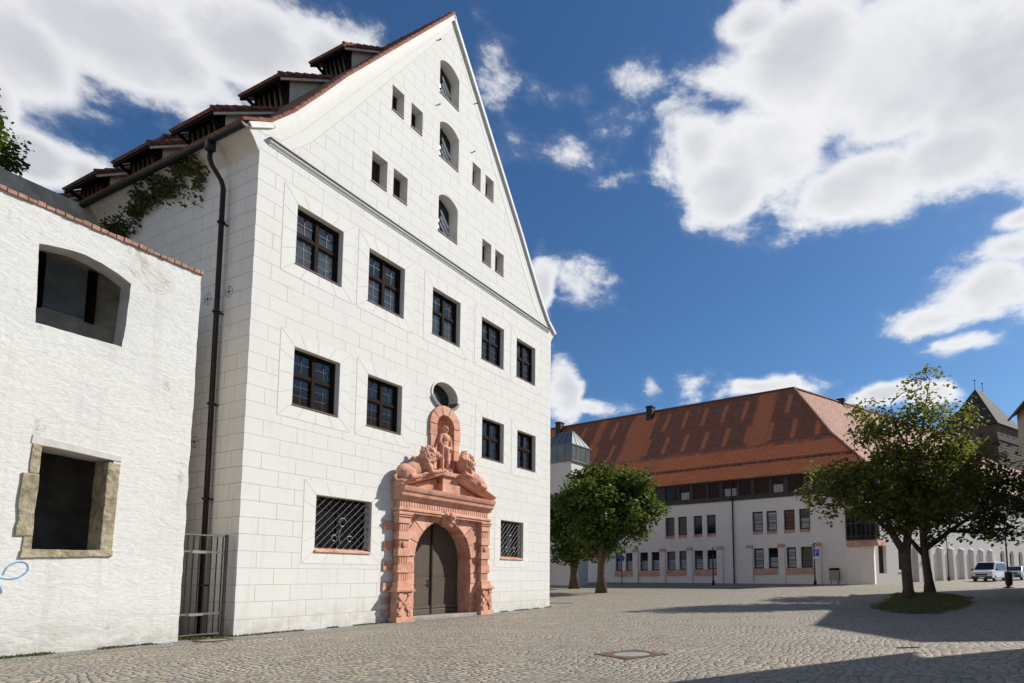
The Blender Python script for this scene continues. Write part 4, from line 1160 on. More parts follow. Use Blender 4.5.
tree('chestnut_tree', 'dark spreading tree behind the forked one, reaching over the parked cars', (17.4, 36.0, G(36) - .05),
     ([(0, 0, 0), (-.05, 0, 1.0), (-.2, 0, 2.4), (-.25, 0, 4.0), (-.2, 0, 6)], [.30, .25, .23, .20, .10]),
     [([(-.2, 0, 2.4), (-1.4, .2, 4.0), (-2.2, .3, 5.6)], [.17, .11, .05]), ([(-.2, 0, 2.8), (1.4, .1, 3.9), (3.0, .2, 4.9), (4.6, .2, 5.6)], [.18, .13, .09, .04]), ([(-.2, 0, 3.6), (.6, -1.2, 5.4), (1.2, -1.8, 7)], [.14, .09, .04]), ([(-.2, 0, 4), (1.4, .6, 6.4), (2.6, .8, 8.6)], [.14, .09, .04]), ([(3, .2, 4.9), (4.2, -.6, 6.6), (5.0, -.8, 8)], [.08, .05, .02])],
     [((.2, 0, 6.3), (3.2, 2.8, 2.2), 1, 1.4), ((3.4, 0, 6.2), (2.6, 2.4, 2.0), 1, 1.1), ((2.2, 0, 8.2), (2.6, 2.2, 1.5), .85, .7), ((5.6, 0, 6.4), (1.9, 1.9, 2.0), .9, .6), ((2.0, -.4, 4.2), (3.2, 2.0, 1.0), .8, .6), ((4.6, -.3, 4.0), (1.3, 1.2, .7), .55, .25), ((-1.6, 0, 5.0), (2.0, 2, 1.5), .9, .5)],
     330, 34, .24, .84, 'shade_leaf', 47, twigs=90, group='trees on the grass patch')
# tree top beyond the concrete wall of the ruin
tb = W(-3.35, 10.4, 0)
tree('garden_tree', 'leafy green tree top showing over the ruined house at the left edge', (tb.x, tb.y, 0),
     ([(0, 0, 0), (0, 0, 5), (0, 0, 10), (.05, 0, 14)], [.35, .28, .2, .1]),
     [([(0, 0, 9), (1, -.4, 12), (1.4, -.5, 14)], [.14, .08, .03]), ([(0, 0, 9), (-1, .3, 12), (-1.6, .4, 14.4)], [.14, .08, .03])],
     [((.1, 0, 14.6), (2.3, 2.0, 2.2), 1, 1.4), ((.2, -.4, 12.6), (2.2, 2, 1.6), 1, .5), ((-.6, 0, 16.6), (1.6, 1.4, 1.2), .9, .5)],
     260, 130, .105, .50, 'maple_leaf', 61)

# ivy on the side wall
iv = thing('ivy', 'straggling ivy hanging on the shaded side wall under the gutter', 'climbing plant', W(0, 7.2, 0), RZ)
rng = random.Random(8)
path = [(2.35, 13.05), (2.6, 13.5), (3.2, 13.62), (3.8, 13.42), (4.4, 13.3), (5.0, 13.45), (5.6, 13.2), (6.1, 12.95), (6.6, 12.6), (7.1, 12.55), (7.6, 12.9), (7.0, 12.0), (7.3, 11.4), (7.6, 12.1)]
lf = MB(); stm = MB()
for (a, b), (c, d) in zip(path, path[1:]):
    stm.tube([(-.03, a - 7.2, b), (-.05, (a + c) / 2 - 7.2, (b + d) / 2 - .05), (-.03, c - 7.2, d)], .014, 5)
    L = math.hypot(c - a, d - b)
    wgt = 520 if a > 3.4 else 340
    for k in range(int(L * wgt)):
        u = rng.random(); t = a + (c - a) * u + rng.gauss(0, .20); z = b + (d - b) * u + rng.gauss(-.05, .23)
        if mnoise.noise(Vector((t * 1.7, z * 1.7, 3))) < -.18: continue
        z = min(z, 13.72); off = max(0, z - 13.28) * .5
        leaf_quads(lf, [Vector((-.05 - off - rng.random() * .22, t - 7.2, z))], .105, rng, .5)
for k in range(40):
    t, z = rng.uniform(2.3, 3.4), rng.uniform(12.3, 13.2)
    if z > 12.2 + (t - 2.2) * .3: leaf_quads(lf, [Vector((-.05 - rng.random() * .1, t - 7.2, z))], .11, rng, .5)
stm.build('stem', 'twig_bark', iv); lf.build('foliage', 'ivy_leaf', iv)

# grass round the two trees, weeds along the walls
rng = random.Random(15)
gm = MB()
def blades(mb, x, y, n, h, sp, rng):
    for k in range(n):
        a = rng.uniform(0, 6.28); px, py = x + rng.gauss(0, sp), y + rng.gauss(0, sp); hh = h * rng.uniform(.5, 1.3); lean = rng.uniform(.1, .6) * hh
        p = Vector((px, py, G(py) - .01)); dv = Vector((math.cos(a), math.sin(a), 0)); sd_ = Vector((-dv.y, dv.x, 0)) * (.011 + .007 * rng.random())
        q = p + dv * lean * .4 + Vector((0, 0, hh * .6)); r = p + dv * lean + Vector((0, 0, hh))
        mb.raw([p - sd_, p + sd_, q + sd_ * .7, q - sd_ * .7, r], [(0, 1, 2, 3), (3, 2, 4)])
def patch(px, py):
    # two overlapping patches: radius function
    d1 = ((px - 12.1 - (py - 26.2) * .40) / 2.1) ** 2 + ((py - 26.2) / 4.9) ** 2; d2 = ((px - 16.2) / 1.8) ** 2 + ((py - 33.6) / 3.2) ** 2; d3 = ((px - 14.4) / 1.7) ** 2 + ((py - 30.0) / 3.2) ** 2
    return 1 - min(d1, d2, d3) + .55 * mnoise.noise(Vector((px * .8, py * .8, 1))) + .3 * mnoise.noise(Vector((px * 2.6, py * 2.6, 4)))
while len(gm.v) < 5 * 16000:
    px, py = rng.uniform(9.0, 20), rng.uniform(20, 39)
    f_ = patch(px, py)
    if rng.random() < f_ * 1.6: blades(gm, px, py, 3, .10 + .16 * max(0, min(1, f_)), .06, rng)
tag(gm.build('grass', 'grass_blade'), 'rough grass growing round the feet of the two trees on the square', 'grass', kind='stuff')
gs = MB()
nx = 60
for j in range(nx):
    for i in range(nx):
        px, py = 9 + 11 * i / nx, 20 + 19 * j / nx
        if patch(px + .15, py + .2) > .12:
            q = [(px, py), (px + 11 / nx, py), (px + 11 / nx, py + 19 / nx), (px, py + 19 / nx)]
            gs.face([(a, b, G(b) + .012 + .05 * max(0, min(1, patch(a, b)))) for a, b in q])
simple('soil', (.085, .075, .042), .95, .4, 3, .8)
tag(gs.build('soil', 'soil', smooth=True, merge=True), kind='structure')
wd = MB()
for k in range(1500):
    s = rng.choice([rng.uniform(-9, -1.3), rng.uniform(-1.2, 0), rng.uniform(0, 4.6), rng.uniform(9.9, 14.6), rng.uniform(-6, -1.3)])
    if mnoise.noise(Vector((s * 1.1, 0, 5))) < -.05: continue
    t = -.03 - abs(rng.gauss(0, .05 if s > 0 else .13)) if not (-1.2 < s < 0) else rng.uniform(-.1, .8)
    p = W(s, t, 0); blades(wd, p.x, p.y, 5, .055, .035, rng)
for k in range(160):
    s = 14.6; t = rng.uniform(0, 8); p = W(14.65, t, 0); blades(wd, p.x, p.y, 4, .07, .05, rng)
tag(wd.build('weeds', 'moss_blade'), 'low weeds and moss along the foot of the white walls', 'weeds', kind='stuff')

# ------------------------------------------------------------------ the long building across the square
P0 = Vector((20.17, 53.3, 0)); FA = R(60.3); WA = R(51.5)
lb = thing('long_building', 'long low pale building with a weathered steep orange roof across the square', 'building', P0, math.atan2(math.cos(FA), -math.sin(FA)))
# local: x along the front to the left, y outwards.  wing frame: x along the wing, y inwards (right handed)
BASE = lb.rotation_euler.z
MW = Matrix.Rotation(-BASE, 4, 'Z') @ Matrix.Rotation(math.pi / 2 - WA, 4, 'Z')      # wing local (x along d2, y left = inwards) -> building local
LF, LWG = 46.0, 62.0
up_w = [(19.52, 20.63), (18.04, 19.08), (16.25, 17.25), (14.72, 15.73), (9.66, 10.74), (8.24, 9.28), (6.46, 7.53), (4.98, 6.02)]
lo_w = [(22.85, 23.85), (21.42, 22.40), (19.47, 20.48), (18.06, 19.0), (16.24, 17.22), (14.72, 15.75), (9.66, 10.68), (8.10, 9.18), (6.44, 7.36), (4.86, 5.97), (24.85, 25.75), (26.2, 27.1)]
up_w += [(23.0, 24.0), (24.5, 25.5), (28.0, 29), (29.6, 30.6)]
BZ0, BZ1 = 9.2, 11.35
hol = [rect(a, b, 5.62, 7.90) for a, b in up_w] + [rect(a, b, 1.95, 4.22) for a, b in lo_w]
# the front, drawn in local x / z (y outwards, so openings go back to negative y)
m = wall_sheet([(0, -.2), (LF, -.2), (LF, BZ0), (0, BZ0)], hol, -.22)
m.build('front_wall', ['grey_render', 'grey_render'], lb)
m = MB(); m.box(-.02, LF, -20, -19.6, 0, 11); m.face([(LF, 0, 0), (LF, -20, 0), (LF, -20, 11.4), (LF, 0, 11.4)]); m.build('rear_wall', 'grey_render', lb)
def bwin(a, b, z0, z1, kind, rows, M=None, par=lb, y=-.20):
    f = MB(); fr = .09
    f.box(a, a + fr, y - .06, y, z0, z1); f.box(b - fr, b, y - .06, y, z0, z1); f.box(a + fr, b - fr, y - .06, y, z0, z0 + fr); f.box(a + fr, b - fr, y - .06, y, z1 - fr, z1)
    for k in range(1, rows): z = z0 + (z1 - z0) * k / rows; f.box(a + fr, b - fr, y - .05, y - .01, z - .03, z + .03)
    w_ = f.build('window', 'timber_band', par, M=M)
    g = MB(); g.face([(a + .05, y - .045, z0 + .05), (b - .05, y - .045, z0 + .05), (b - .05, y - .045, z1 - .05), (a + .05, y - .045, z1 - .05)])
    g.build('pane', 'office_glass', w_, M=M)
    if kind in ('blind', 'half', 'red'):
        c = MB(); zz = z0 + .12 if kind != 'half' else z0 + (z1 - z0) * .45
        if kind == 'half': za, zb = z0 + .1, z0 + (z1 - z0) * .55
        else: za, zb = z0 + .1, z1 - .1
        nst = 5
        for k in range(nst):
            q0 = za + (zb - za) * k / nst; q1 = za + (zb - za) * (k + .86) / nst
            c.face([(a + .14, y - .036, q0), (b - .14, y - .036, q0), (b - .14, y - .036, q1), (a + .14, y - .036, q1)])
        c.build('blind', 'red_wood' if kind == 'red' else 'grey_blind', w_, M=M)
    return w_
kinds_u = ['', '', '', '', 'blind', 'blind', 'red', 'half'] + [''] * 4
for (a, b), k in zip(up_w, kinds_u):
    w_ = bwin(a, b, 5.95, 7.90, k, 3)
    s = MB(); s.prism([(-.22, 5.95), (.03, 5.64), (.03, 5.60), (-.22, 5.60)], lambda y, z: (a + .004, y, z), lambda y, z: (b - .004, y, z)); s.build('sill', 'red_sandstone', w_)
kinds_l = ['half', 'half', 'half', 'half', 'half', 'half', 'blind', 'half', 'blind', '', 'half', 'half']
for (a, b), k in zip(lo_w, kinds_l):
    w_ = bwin(a, b, 2.24, 4.22, k, 3)
for a, b in ((21.3, 24.0), (18.0, 20.55), (14.65, 17.3), (8.0, 10.75), (4.8, 7.45), (24.7, 27.2)):
    s = MB(); s.prism([(.003, 2.22), (.10, 1.70), (.10, 1.62), (.003, 1.62)], lambda y, z: (a, y, z), lambda y, z: (b, y, z)); s.build('sill', 'red_sandstone', lb)
for a in (20.68, 17.45, 14.0, 10.78, 7.55, 4.10, 24.1):
    s = MB(); s.box(a, a + .62, -.05, .14, .2, 4.28); pr_ = s.build('pier', 'grey_render', lb)
    s = MB(); s.prism([(-.02, 4.62), (.26, 4.36), (.26, 4.29), (-.02, 4.29)], lambda y, z: (a - .04, y, z), lambda y, z: (a + .68, y, z)); s.build('pier_cap', 'red_sandstone', pr_)
# timber band of attic windows under the eaves
s = MB(); s.box(-.15, LF, -.35, .12, BZ0, BZ0 + .42); s.box(-.15, LF, -.35, .10, BZ1 - .12, BZ1); s.box(-.15, LF, -.40, -.30, BZ0, BZ1)
x = .3
edges = []
while x < LF - 3.4:
    edges.append(x); x += 3.4
for e_ in edges:
    for o_ in (0, 1.62): s.box(e_ + o_ - .11, e_ + o_ + .11 + (.16 if o_ == 0 else 0), -.3, .09, BZ0 + .42, BZ1 - .12)
s.build('timber_band', 'timber_band', lb)
for i, e_ in enumerate(edges):
    for a, b in ((e_ + .27, e_ + 1.51), (e_ + 1.73, e_ + 3.29)):
        w_ = bwin(a, b, BZ0 + .42, BZ1 - .12, ('half' if (i * 7 + int(a * 3)) % 3 == 0 else ''), 1, y=-.02)
s = MB(); s.box(-.4, LF, -.3, .50, BZ1, BZ1 + .20); s.build('eaves_board', 'cheek_render', lb)
s = MB(); s.tube([(12.78, .14, .6), (12.78, .14, 9.1), (12.78, .30, 9.3), (12.78, .34, 11.5)], .075, 8); s.build('downpipe', 'copper_brown', lb)
# wing along the street to the right
iwm = MW.inverted()
wl = [(30.0 + 2.9 * k, 31.35 + 2.9 * k) for k in range(10)]; wu = [(25.3 + 3.0 * k, 26.2 + 3.0 * k) for k in range(12)]
wh = [arched(a, b, .95, 3.9, .42, 6) for a, b in wl] + [rect(a, b, 5.9, 7.7) for a, b in wu] + [rect(2.0, 3.4, 1.6, 4.2), rect(5.6, 6.7, 1.75, 4.1)]
m = wall_sheet([(0, -.2), (LWG, -.2), (LWG, BZ0), (0, BZ0)], wh, .35)
m.build('wing_wall', ['white_render', 'grey_render'], lb, M=MW)
def wwin(a, b, z0, z1, rows):
    return bwin(a, b, z0, z1, '', rows, M=MW @ Matrix.Diagonal((1, -1, 1, 1)), y=-.34)
for a, b in wl: wwin(a, b, .95, 4.32, 3)
for a, b in wu: wwin(a, b, 5.9, 7.7, 2)
wwin(2.0, 3.4, 1.6, 4.2, 1); wwin(5.6, 6.7, 1.75, 4.1, 2)
s = MB(); s.prism([(-.06, 1.75), (.3, 2.0), (.3, 1.7), (-.06, 1.68)], lambda y, z: (5.5, y, z), lambda y, z: (6.8, y, z)); s.build('sill', 'red_sandstone', lb, M=MW)
for x in [8.6 + 2.55 * k for k in range(8)]:
    s = MB(); s.prism([(0, 0), (-.48, 0), (-.44, 4.15), (0, 4.35)], lambda y, z: (x, y, z), lambda y, z: (x + .62, y, z)); p_ = s.build('buttress', 'white_render', lb, M=MW)
s = MB(); s.box(9.2, 28.5, -.02, -.004, .2, 3.9); s.build('grey_plinth', 'grey_render', lb, M=MW)
s = MB(); s.box(.3, LWG, -.12, .3, BZ0, BZ0 + .4); s.box(.3, LWG, -.1, .3, BZ1 - .12, BZ1); s.box(.3, LWG, .24, .34, BZ0, BZ1)
for k in range(40): s.box(.5 + 1.5 * k, .7 + 1.5 * k, -.08, .24, BZ0 + .4, BZ1 - .12)
s.build('timber_band', 'timber_band', lb, M=MW)
s = MB(); s.box(.2, LWG, .10, .14, BZ0 + .4, BZ1 - .12); s.build('band_glazing', 'office_glass', lb, M=MW)
# corner: glazed oriel over a splayed pier
s = MB(); s.prism([(1.70, .10), (.35, .34), (-.55, -.45), (-.55, -1.3), (1.70, -.2)], lambda x, y: (x, y, 0.2), lambda x, y: (x, y, 4.1)); s.build('corner_pier', 'grey_render', lb)
s = MB(); s.prism([(1.75, .30), (.3, .75), (-1.1, .05), (-1.6, -1.6), (1.75, -.2)], lambda x, y: (x, y, 4.12), lambda x, y: (x * .9 + .05, y * .6, 4.62)); s.build('oriel_roof', 'red_sandstone', lb)
s = MB(); s.prism([(1.66, .16), (.3, .42), (-.75, -.25), (-.95, -1.4), (1.66, -.2)], lambda x, y: (x, y, 4.63), lambda x, y: (x, y, 7.6))
s.build('oriel_glazing', 'office_glass', lb)
s = MB()
pp = [(1.66, .16), (.3, .42), (-.75, -.25), (-.95, -1.4)]
for (a, b), (c, d) in zip(pp, pp[1:]):
    for z in (4.72, 5.0, 6.2, 7.5): s.bar((a, b, z), (c, d, z), .12)
    for u in (0, .33, .66, 1): s.bar((a + (c - a) * u, b + (d - b) * u, 4.65), (a + (c - a) * u, b + (d - b) * u, 7.6), .11)
s.build('oriel_frame', 'timber_band', lb)
# roofs: corner E, ridge apex A, a slight break in the slope on the way up
AX = Vector((16.96 + .05, 64.6, 0)); AZ = 22.6; EZ = 11.52
IB = Matrix.Rotation(-BASE, 3, 'Z')
Al = IB @ (AX - P0)
n1 = Vector((0, 1, 0)); d2l = MW.to_3x3() @ Vector((1, 0, 0)); n2l = MW.to_3x3() @ Vector((0, -1, 0))
# eaves corner: 0.7 out from both walls
def corner(o1, o2):
    # solve y = o1 and n2l.p = o2
    y = o1; x = (o2 - n2l.y * y) / n2l.x; return Vector((x, y, 0))
E0 = corner(.7, .7)
def lerp_h(a, b, u): return a + (b - a) * u
KH, KV = .44, .38
def roof_face(eL, eR, rL, rR, name, mat, parent):
    mb = MB()
    z = lambda p, h: (p.x, p.y, h)
    kL, kR = eL.lerp(rL, KH), eR.lerp(rR, KH); kz = EZ + (AZ - EZ) * KV
    for (a, b, h0), (c, d, h1) in (((eL, eR, EZ), (kL, kR, kz)), ((kL, kR, kz), (rL, rR, AZ))):
        q = [z(a, h0), z(b, h0), z(d, h1), z(c, h1)]
        mb.face(q); mb.face([(p[0], p[1], p[2] - .16) for p in q])
    mb.face([z(eL, EZ), z(eR, EZ), z(eR, EZ - .16), z(eL, EZ - .16)])
    return mb.build(name, mat, parent), kz
fx = Vector((1, 0, 0))
eL = E0 + fx * (LF + .5); rL = Al + fx * (LF - Al.x)
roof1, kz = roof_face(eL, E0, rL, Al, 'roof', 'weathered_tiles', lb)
eR = E0 + d2l * 64; rR = Al + d2l * 62
roof2, _ = roof_face(E0, eR, Al, rR, 'wing_roof', 'wing_tiles', lb)
bk = MB()
b1 = Al + Vector((0, -11, 0)); bk.face([(rL.x, rL.y, AZ), (Al.x, Al.y, AZ), (Al.x, -20, 11.3), (rL.x, -20, 11.3)])
q_ = MW.to_3x3() @ Vector((0, 11, 0))
bk.face([(Al.x, Al.y, AZ), (rR.x, rR.y, AZ), (rR.x + q_.x, rR.y + q_.y, 11.3), (Al.x + q_.x, Al.y + q_.y, 11.3)])
bk.build('rear_roof', 'wing_tiles', lb)
hp = MB(); kp = E0.lerp(Al, KH)
hp.tube([(E0.x, E0.y, EZ + .05), (kp.x, kp.y, kz + .06), (Al.x, Al.y, AZ + .08)], .17, 6); hp.tube([(Al.x, Al.y, AZ + .06), (rL.x, rL.y, AZ + .06)], .16, 6); hp.tube([(Al.x, Al.y, AZ + .06), (rR.x, rR.y, AZ + .06)], .16, 6)
hp.build('ridge_tiles', 'red_tiles', roof1)
sg = MB()
for u in (.14,):
    a, b = eL.lerp(rL, u), E0.lerp(Al, u); z_ = EZ + (AZ - EZ) * KV * u / KH
    for dz in (.18, .32): sg.tube([(a.x, a.y, z_ + dz), (b.x, b.y, z_ + dz)], .025, 5)
    n = 60
    for k in range(n): p = a.lerp(b, k / n); sg.bar((p.x, p.y, z_ - .02), (p.x, p.y, z_ + .34), .04)
sg.build('snow_guard', 'copper_brown', roof1)
def chimney(p, par, h=1.15, wd=.85, M=None):
    c = MB(); c.box(p[0] - wd / 2, p[0] + wd / 2, p[1] - wd / 2, p[1] + wd / 2, p[2] - 1.6, p[2] + h); c.box(p[0] - wd / 2 - .08, p[0] + wd / 2 + .08, p[1] - wd / 2 - .08, p[1] + wd / 2 + .08, p[2] + h - .18, p[2] + h - .05)
    c.build('chimney', 'copper_brown', par)
rz_ = lambda u, a, b: (a.x + (b.x - a.x) * u, a.y + (b.y - a.y) * u)
for xx in (26.6, 41.2): chimney((xx, Al.y + .5, AZ - .5), roof1)
pw = Al + d2l * 9.6 - n2l * .2; chimney((pw.x, pw.y, AZ - .4), roof2, 1.0, .9)

# stair tower with a glass lantern
stt = thing('stair_tower', 'white stair tower with a grey glass lantern rising beside the long building', 'tower', (-7.9, 60.0, 0), R(-30))
m = MB(); oct_ = [(1.5, -1.45), (1.5, 1.45), (-1.85, 1.45), (-1.85, -1.45)]
ground_z = G(60)
m.prism(oct_, lambda x, y: (x, y, ground_z - .2), lambda x, y: (x, y, 13.25)); m.build('shaft', 'white_render', stt)
gz0, gz1, gz2 = 13.25, 14.9, 16.6
ring = [(1.62, -1.58), (1.62, 1.58), (-1.98, 1.58), (-1.98, -1.58)]; top_ = [(.75, -.25), (.75, .25), (-1.2, .25), (-1.2, -.25)]
m = MB(); m.prism(ring, lambda x, y: (x, y, gz0), lambda x, y: (x * 1.06, y * 1.06, gz1), caps=False); m.prism([(x * 1.06, y * 1.06) for x, y in ring], lambda x, y: (x, y, gz1), lambda x, y: (x * .48 - .1, y * .16, gz2)); m.build('lantern', 'lantern_metal', stt)
m = MB()
for i in range(4):
    a, b = Vector(ring[i]), Vector(ring[(i + 1) % 4])
    for u in range(5):
        p = a.lerp(b, u / 4); q = p * 1.06; t_ = Vector((q.x * .48 - .1, q.y * .16))
        m.bar((p.x, p.y, gz0), (q.x, q.y, gz1), .07); m.bar((q.x, q.y, gz1), (t_.x, t_.y, gz2), .06)
    for z, k in ((gz0, 1), (gz1, 1.06)): m.bar((a.x * k, a.y * k, z), (b.x * k, b.y * k, z), .12)
m.build('lantern_frame', 'grey_iron', stt)
m = MB(); m.box(-2.35, -1.92, -2.1, -1.2, ground_z, 14.2); m.build('side_pillar', 'dark_wood', stt)

# old brick tower
bt = thing('brick_tower', 'dark brick tower with a steep hipped roof beyond the right-hand trees', 'tower', (55.7, 90.5, 0), R(-53))
m = MB(); bx0, bx1, by0, by1 = -8.4, .0, .0, 9.0
m.box(bx0, bx1, by0, by1, 0, 25.2); m.box(bx0 - .1, bx1 + .1, by0 - .1, by1 + .1, 22.6, 22.9)
tw_ = m.build('brick_wall', 'tower_brick', bt)
for k in range(3):
    x = bx0 + 1.5 + k * 2.1
    h = MB(); h.box(x, x + .5, by0 - .03, by0 + .03, 23.4, 24.1); h.build('loophole', 'black_rubber', tw_)
for k in range(3):
    y = by0 + 1.5 + k * 2.3
    h = MB(); h.box(bx1 - .03, bx1 + .03, y, y + .6, 23.5, 24.2); h.build('loophole', 'black_rubber', tw_)
m = MB(); e = .35; cxx = (bx0 + bx1) / 2
c4 = [(bx0 - e, by0 - e), (bx1 + e, by0 - e), (bx1 + e, by1 + e), (bx0 - e, by1 + e)]; r0, r1 = (cxx, by0 + 3.1, 32.4), (cxx, by1 - 3.1, 32.4)
for q in ([(*c4[0], 25.1), (*c4[1], 25.1), r0], [(*c4[1], 25.1), (*c4[2], 25.1), r1, r0], [(*c4[2], 25.1), (*c4[3], 25.1), r1], [(*c4[3], 25.1), (*c4[0], 25.1), r0, r1]): m.face(q)
m.face([(*p, 25.1) for p in c4]); tr_ = m.build('roof', 'tower_tiles', bt)
m = MB()
for r_ in (r0, r1): m.tube([r_, (r_[0], r_[1], 33.9)], .045, 6); m.ell((r_[0], r_[1], 33.9), (.14, .14, .14), None, 8, 6)
m.build('finial', 'iron', tr_)

# houses at the right, whose shadows lie on the square
def house(name, label, foot, h, pitch, mat, rmat, windows=()):
    """foot: four corners counter-clockwise; ridge runs along the edge 0-1"""
    P = [Vector((*p, 0)) for p in foot]
    ux = (P[1] - P[0]); L = ux.length; ux.normalize(); uy = (P[3] - P[0]); D = uy.length
    t = thing(name, label, 'building', (P[0].x, P[0].y, 0), math.atan2(ux.y, ux.x))
    rise = D / 2 * math.tan(pitch)
    m = MB(); gz = G(P[0].y) - .5
    m.face([(0, 0, gz), (L, 0, gz), (L, 0, h), (0, 0, h)]); m.face([(0, D, gz), (L, D, gz), (L, D, h), (0, D, h)])
    for x in (0, L): m.face([(x, 0, gz), (x, D, gz), (x, D, h), (x, D / 2, h + rise), (x, 0, h)])
    wl_ = m.build('wall', mat, t)
    m = MB(); o_ = .45; n_ = .18
    for f in (lambda y: y, lambda y: D - y):
        q = [(-o_, h - o_ * math.tan(pitch)), (D / 2, h + rise), (D / 2, h + rise + n_), (-o_, h - o_ * math.tan(pitch) + n_)]
        m.prism(q, lambda y, z: (-.35, f(y), z), lambda y, z: (L + .35, f(y), z))
    m.build('roof', rmat, t)
    m = MB(); m.tube([(-.35, -.5, h - .32), (L + .35, -.5, h - .32)], .09, 8); m.build('gutter', 'gutter_metal', t)
    k = 0
    x = 2.0
    while x < L - 2:
        for z in (1.2 + gz + .5, 4.6 + gz + .5, 8.0 + gz + .5):
            if z + 1.8 < h:
                w_ = MB(); w_.box(x, x + 1.1, -.05, .05, z, z + 1.7); o = w_.build('window', 'timber_band', t)
                w_ = MB(); w_.box(x + .1, x + .5, -.06, .0, z + .1, z + 1.6); w_.box(x + .6, x + 1.0, -.06, .0, z + .1, z + 1.6); w_.build('pane', 'office_glass', o)
        x += 3.1
    return t
house('corner_house', 'beige house with a dark roof whose corner just shows at the right edge', [(28.6, 43.9), (20.9, 24.3), (31.5, 20.15), (39.2, 39.75)], 13.6, R(34), 'beige_render', 'tower_tiles')
house('neighbouring_house', 'rendered house standing outside the view at the near right', [(14.4, 14.6), (10.2, 12.0), (16.4, 2.6), (20.6, 5.2)], 8.6, R(30), 'beige_render', 'tower_tiles')

# ------------------------------------------------------------------ lamps and signs
def lamp(name, label, x, y, h, head, group='street lamps along the square'):
    t = thing(name, label, 'street lamp', (x, y, G(y)), 0, group)
    m = MB(); m.lathe((0, 0, 0), [(.13, 0), (.13, .35), (.08, .45), (.06, .9), (.05, h - .35)], 12); m.build('post', 'iron', t, smooth=True)
    m = MB(); m.lathe((0, 0, h - .36), [(.05, 0), (.10, .05), (.10, .09), (.04, .1)], 12); m.build('collar', 'iron', t)
    if head == 'globe':
        m = MB(); m.ell((0, 0, h - .06), (.19, .19, .20), None, 16, 10); m.build('globe', 'lamp_glass', t, smooth=True)
    elif head == 'twin':
        m = MB(); m.bar((-.28, 0, h - .25), (.28, 0, h - .02), .04); m.build('crossarm', 'iron', t)
        for sx in (-1, 1):
            m = MB(); m.ell((sx * .27, 0, h + sx * .10), (.16, .16, .15), None, 14, 8); m.build('globe', 'lamp_glass', t, smooth=True)
    else:
        m = MB(); m.lathe((0, 0, h - .25), [(.09, 0), (.17, .35), (.17, .36), (.02, .5)], 6); m.build('lantern', 'lamp_glass', t)
        m = MB(); m.lathe((0, 0, h + .09), [(.22, 0), (.12, .12), (.02, .22)], 10); m.build('cap', 'iron', t)
    return t
lamp('street_lamp', 'slim dark lamp post with one pale globe before the long building', 6.42, 55.5, 3.75, 'globe')
l2 = lamp('street_lamp', 'dark lamp post with two white globes and a blue sign', 15.48, 53.6, 3.85, 'twin')
m = MB(); m.box(-.10, .42, -.10, -.07, 2.62, 3.22); p_ = m.build('sign_plate', 'blue_sign', l2)
m = MB(); m.box(-.06, .38, -.104, -.1005, 2.40, 2.56); m.box(-.06, .38, -.10, -.07, 2.38, 2.58)
m.build('sign_plate', 'white_paint', l2)
m = MB(); m.box(.06, .12, -.106, -.1015, 2.74, 3.10); m.box(.12, .24, -.106, -.1015, 3.05, 3.10); m.box(.12, .24, -.106, -.1015, 2.89, 2.94); m.box(.22, .27, -.106, -.1015, 2.92, 3.07)
m.build('sign_mark', 'white_paint', p_)
lamp('street_lamp', 'dark lamp post between the tree trunks and the white van', 31.2, 60.4, 4.9, 'lantern')
l4 = lamp('street_lamp', 'tall dark lamp post at the right edge standing in a small weed patch', 27.1, 43.9, 6.2, 'lantern')
m = MB(); m.lathe((0, 0, -.05), [(.36, 0), (.36, .10), (.26, .14)], 10); m.build('footing', 'rust', l4)
lb_ = thing('litter_bin', 'dark litter bin fixed low beside the tall lamp post at the right edge', 'bin', (26.95, 43.6, G(43.6)), R(20))
m = MB(); m.lathe((0, 0, .18), [(.17, 0), (.24, .12), (.26, .9), (.27, .92), (.24, .93), (.22, .6)], 14); m.build('bucket', 'iron', lb_, smooth=True)
m = MB(); m.bar((.02, .1, 0), (.02, .1, .3), .06); m.box(-.12, .12, -.1, .1, 0, .03); m.build('foot', 'iron', lb_)
m = MB(); m.lathe((0, 0, 1.12), [(.28, 0), (.24, .10), (.06, .15)], 14); m.build('lid', 'iron', lb_)
m = MB()
for sx in (-1, 1): m.bar((sx * .24, 0, 1.0), (sx * .24, 0, 1.16), .03)
m.build('bracket', 'iron', lb_)
rs = thing('road_sign', 'round blue sign on a thin post beside the left end of the long building', 'road sign', (-2.31, 58.0, G(58)))
m = MB(); m.tube([(0, 0, 0), (0, 0, 2.95)], .045, 8); m.build('post', 'iron', rs)
m = MB(); m.prism([(.30 * math.cos(k * .2618), 2.62 + .30 * math.sin(k * .2618)) for k in range(24)], lambda x, z: (x, -.07, z), lambda x, z: (x, -.045, z)); pl = m.build('sign_plate', 'blue_sign', rs)
m = MB(); m.bar((-.10, -.075, 2.70), (0, -.075, 2.48), .05, .01); m.bar((.10, -.075, 2.70), (0, -.075, 2.48), .05, .01); m.build('sign_mark', 'white_paint', pl)
nb_c = P0 + Matrix.Rotation(BASE, 3, 'Z') @ Vector((2.85, .32, 0))
nb = thing('notice_board', 'small tan notice board on two legs against the long building near its corner', 'notice board', (nb_c.x, nb_c.y, G(nb_c.y)), BASE + math.pi)
m = MB(); m.box(-.40, .40, -.04, .04, .42, 1.30); pb = m.build('panel', 'tan_board', nb)
m = MB(); m.box(-.45, .45, -.07, .07, 1.30, 1.50); m.box(-.44, -.40, -.05, .05, .40, 1.30); m.box(.40, .44, -.05, .05, .40, 1.30); m.build('hood', 'dark_wood', nb)
m = MB(); m.box(-.36, -.31, -.03, .03, -.05, .42); m.box(.31, .36, -.03, .03, -.05, .42); m.build('leg', 'dark_wood', nb)

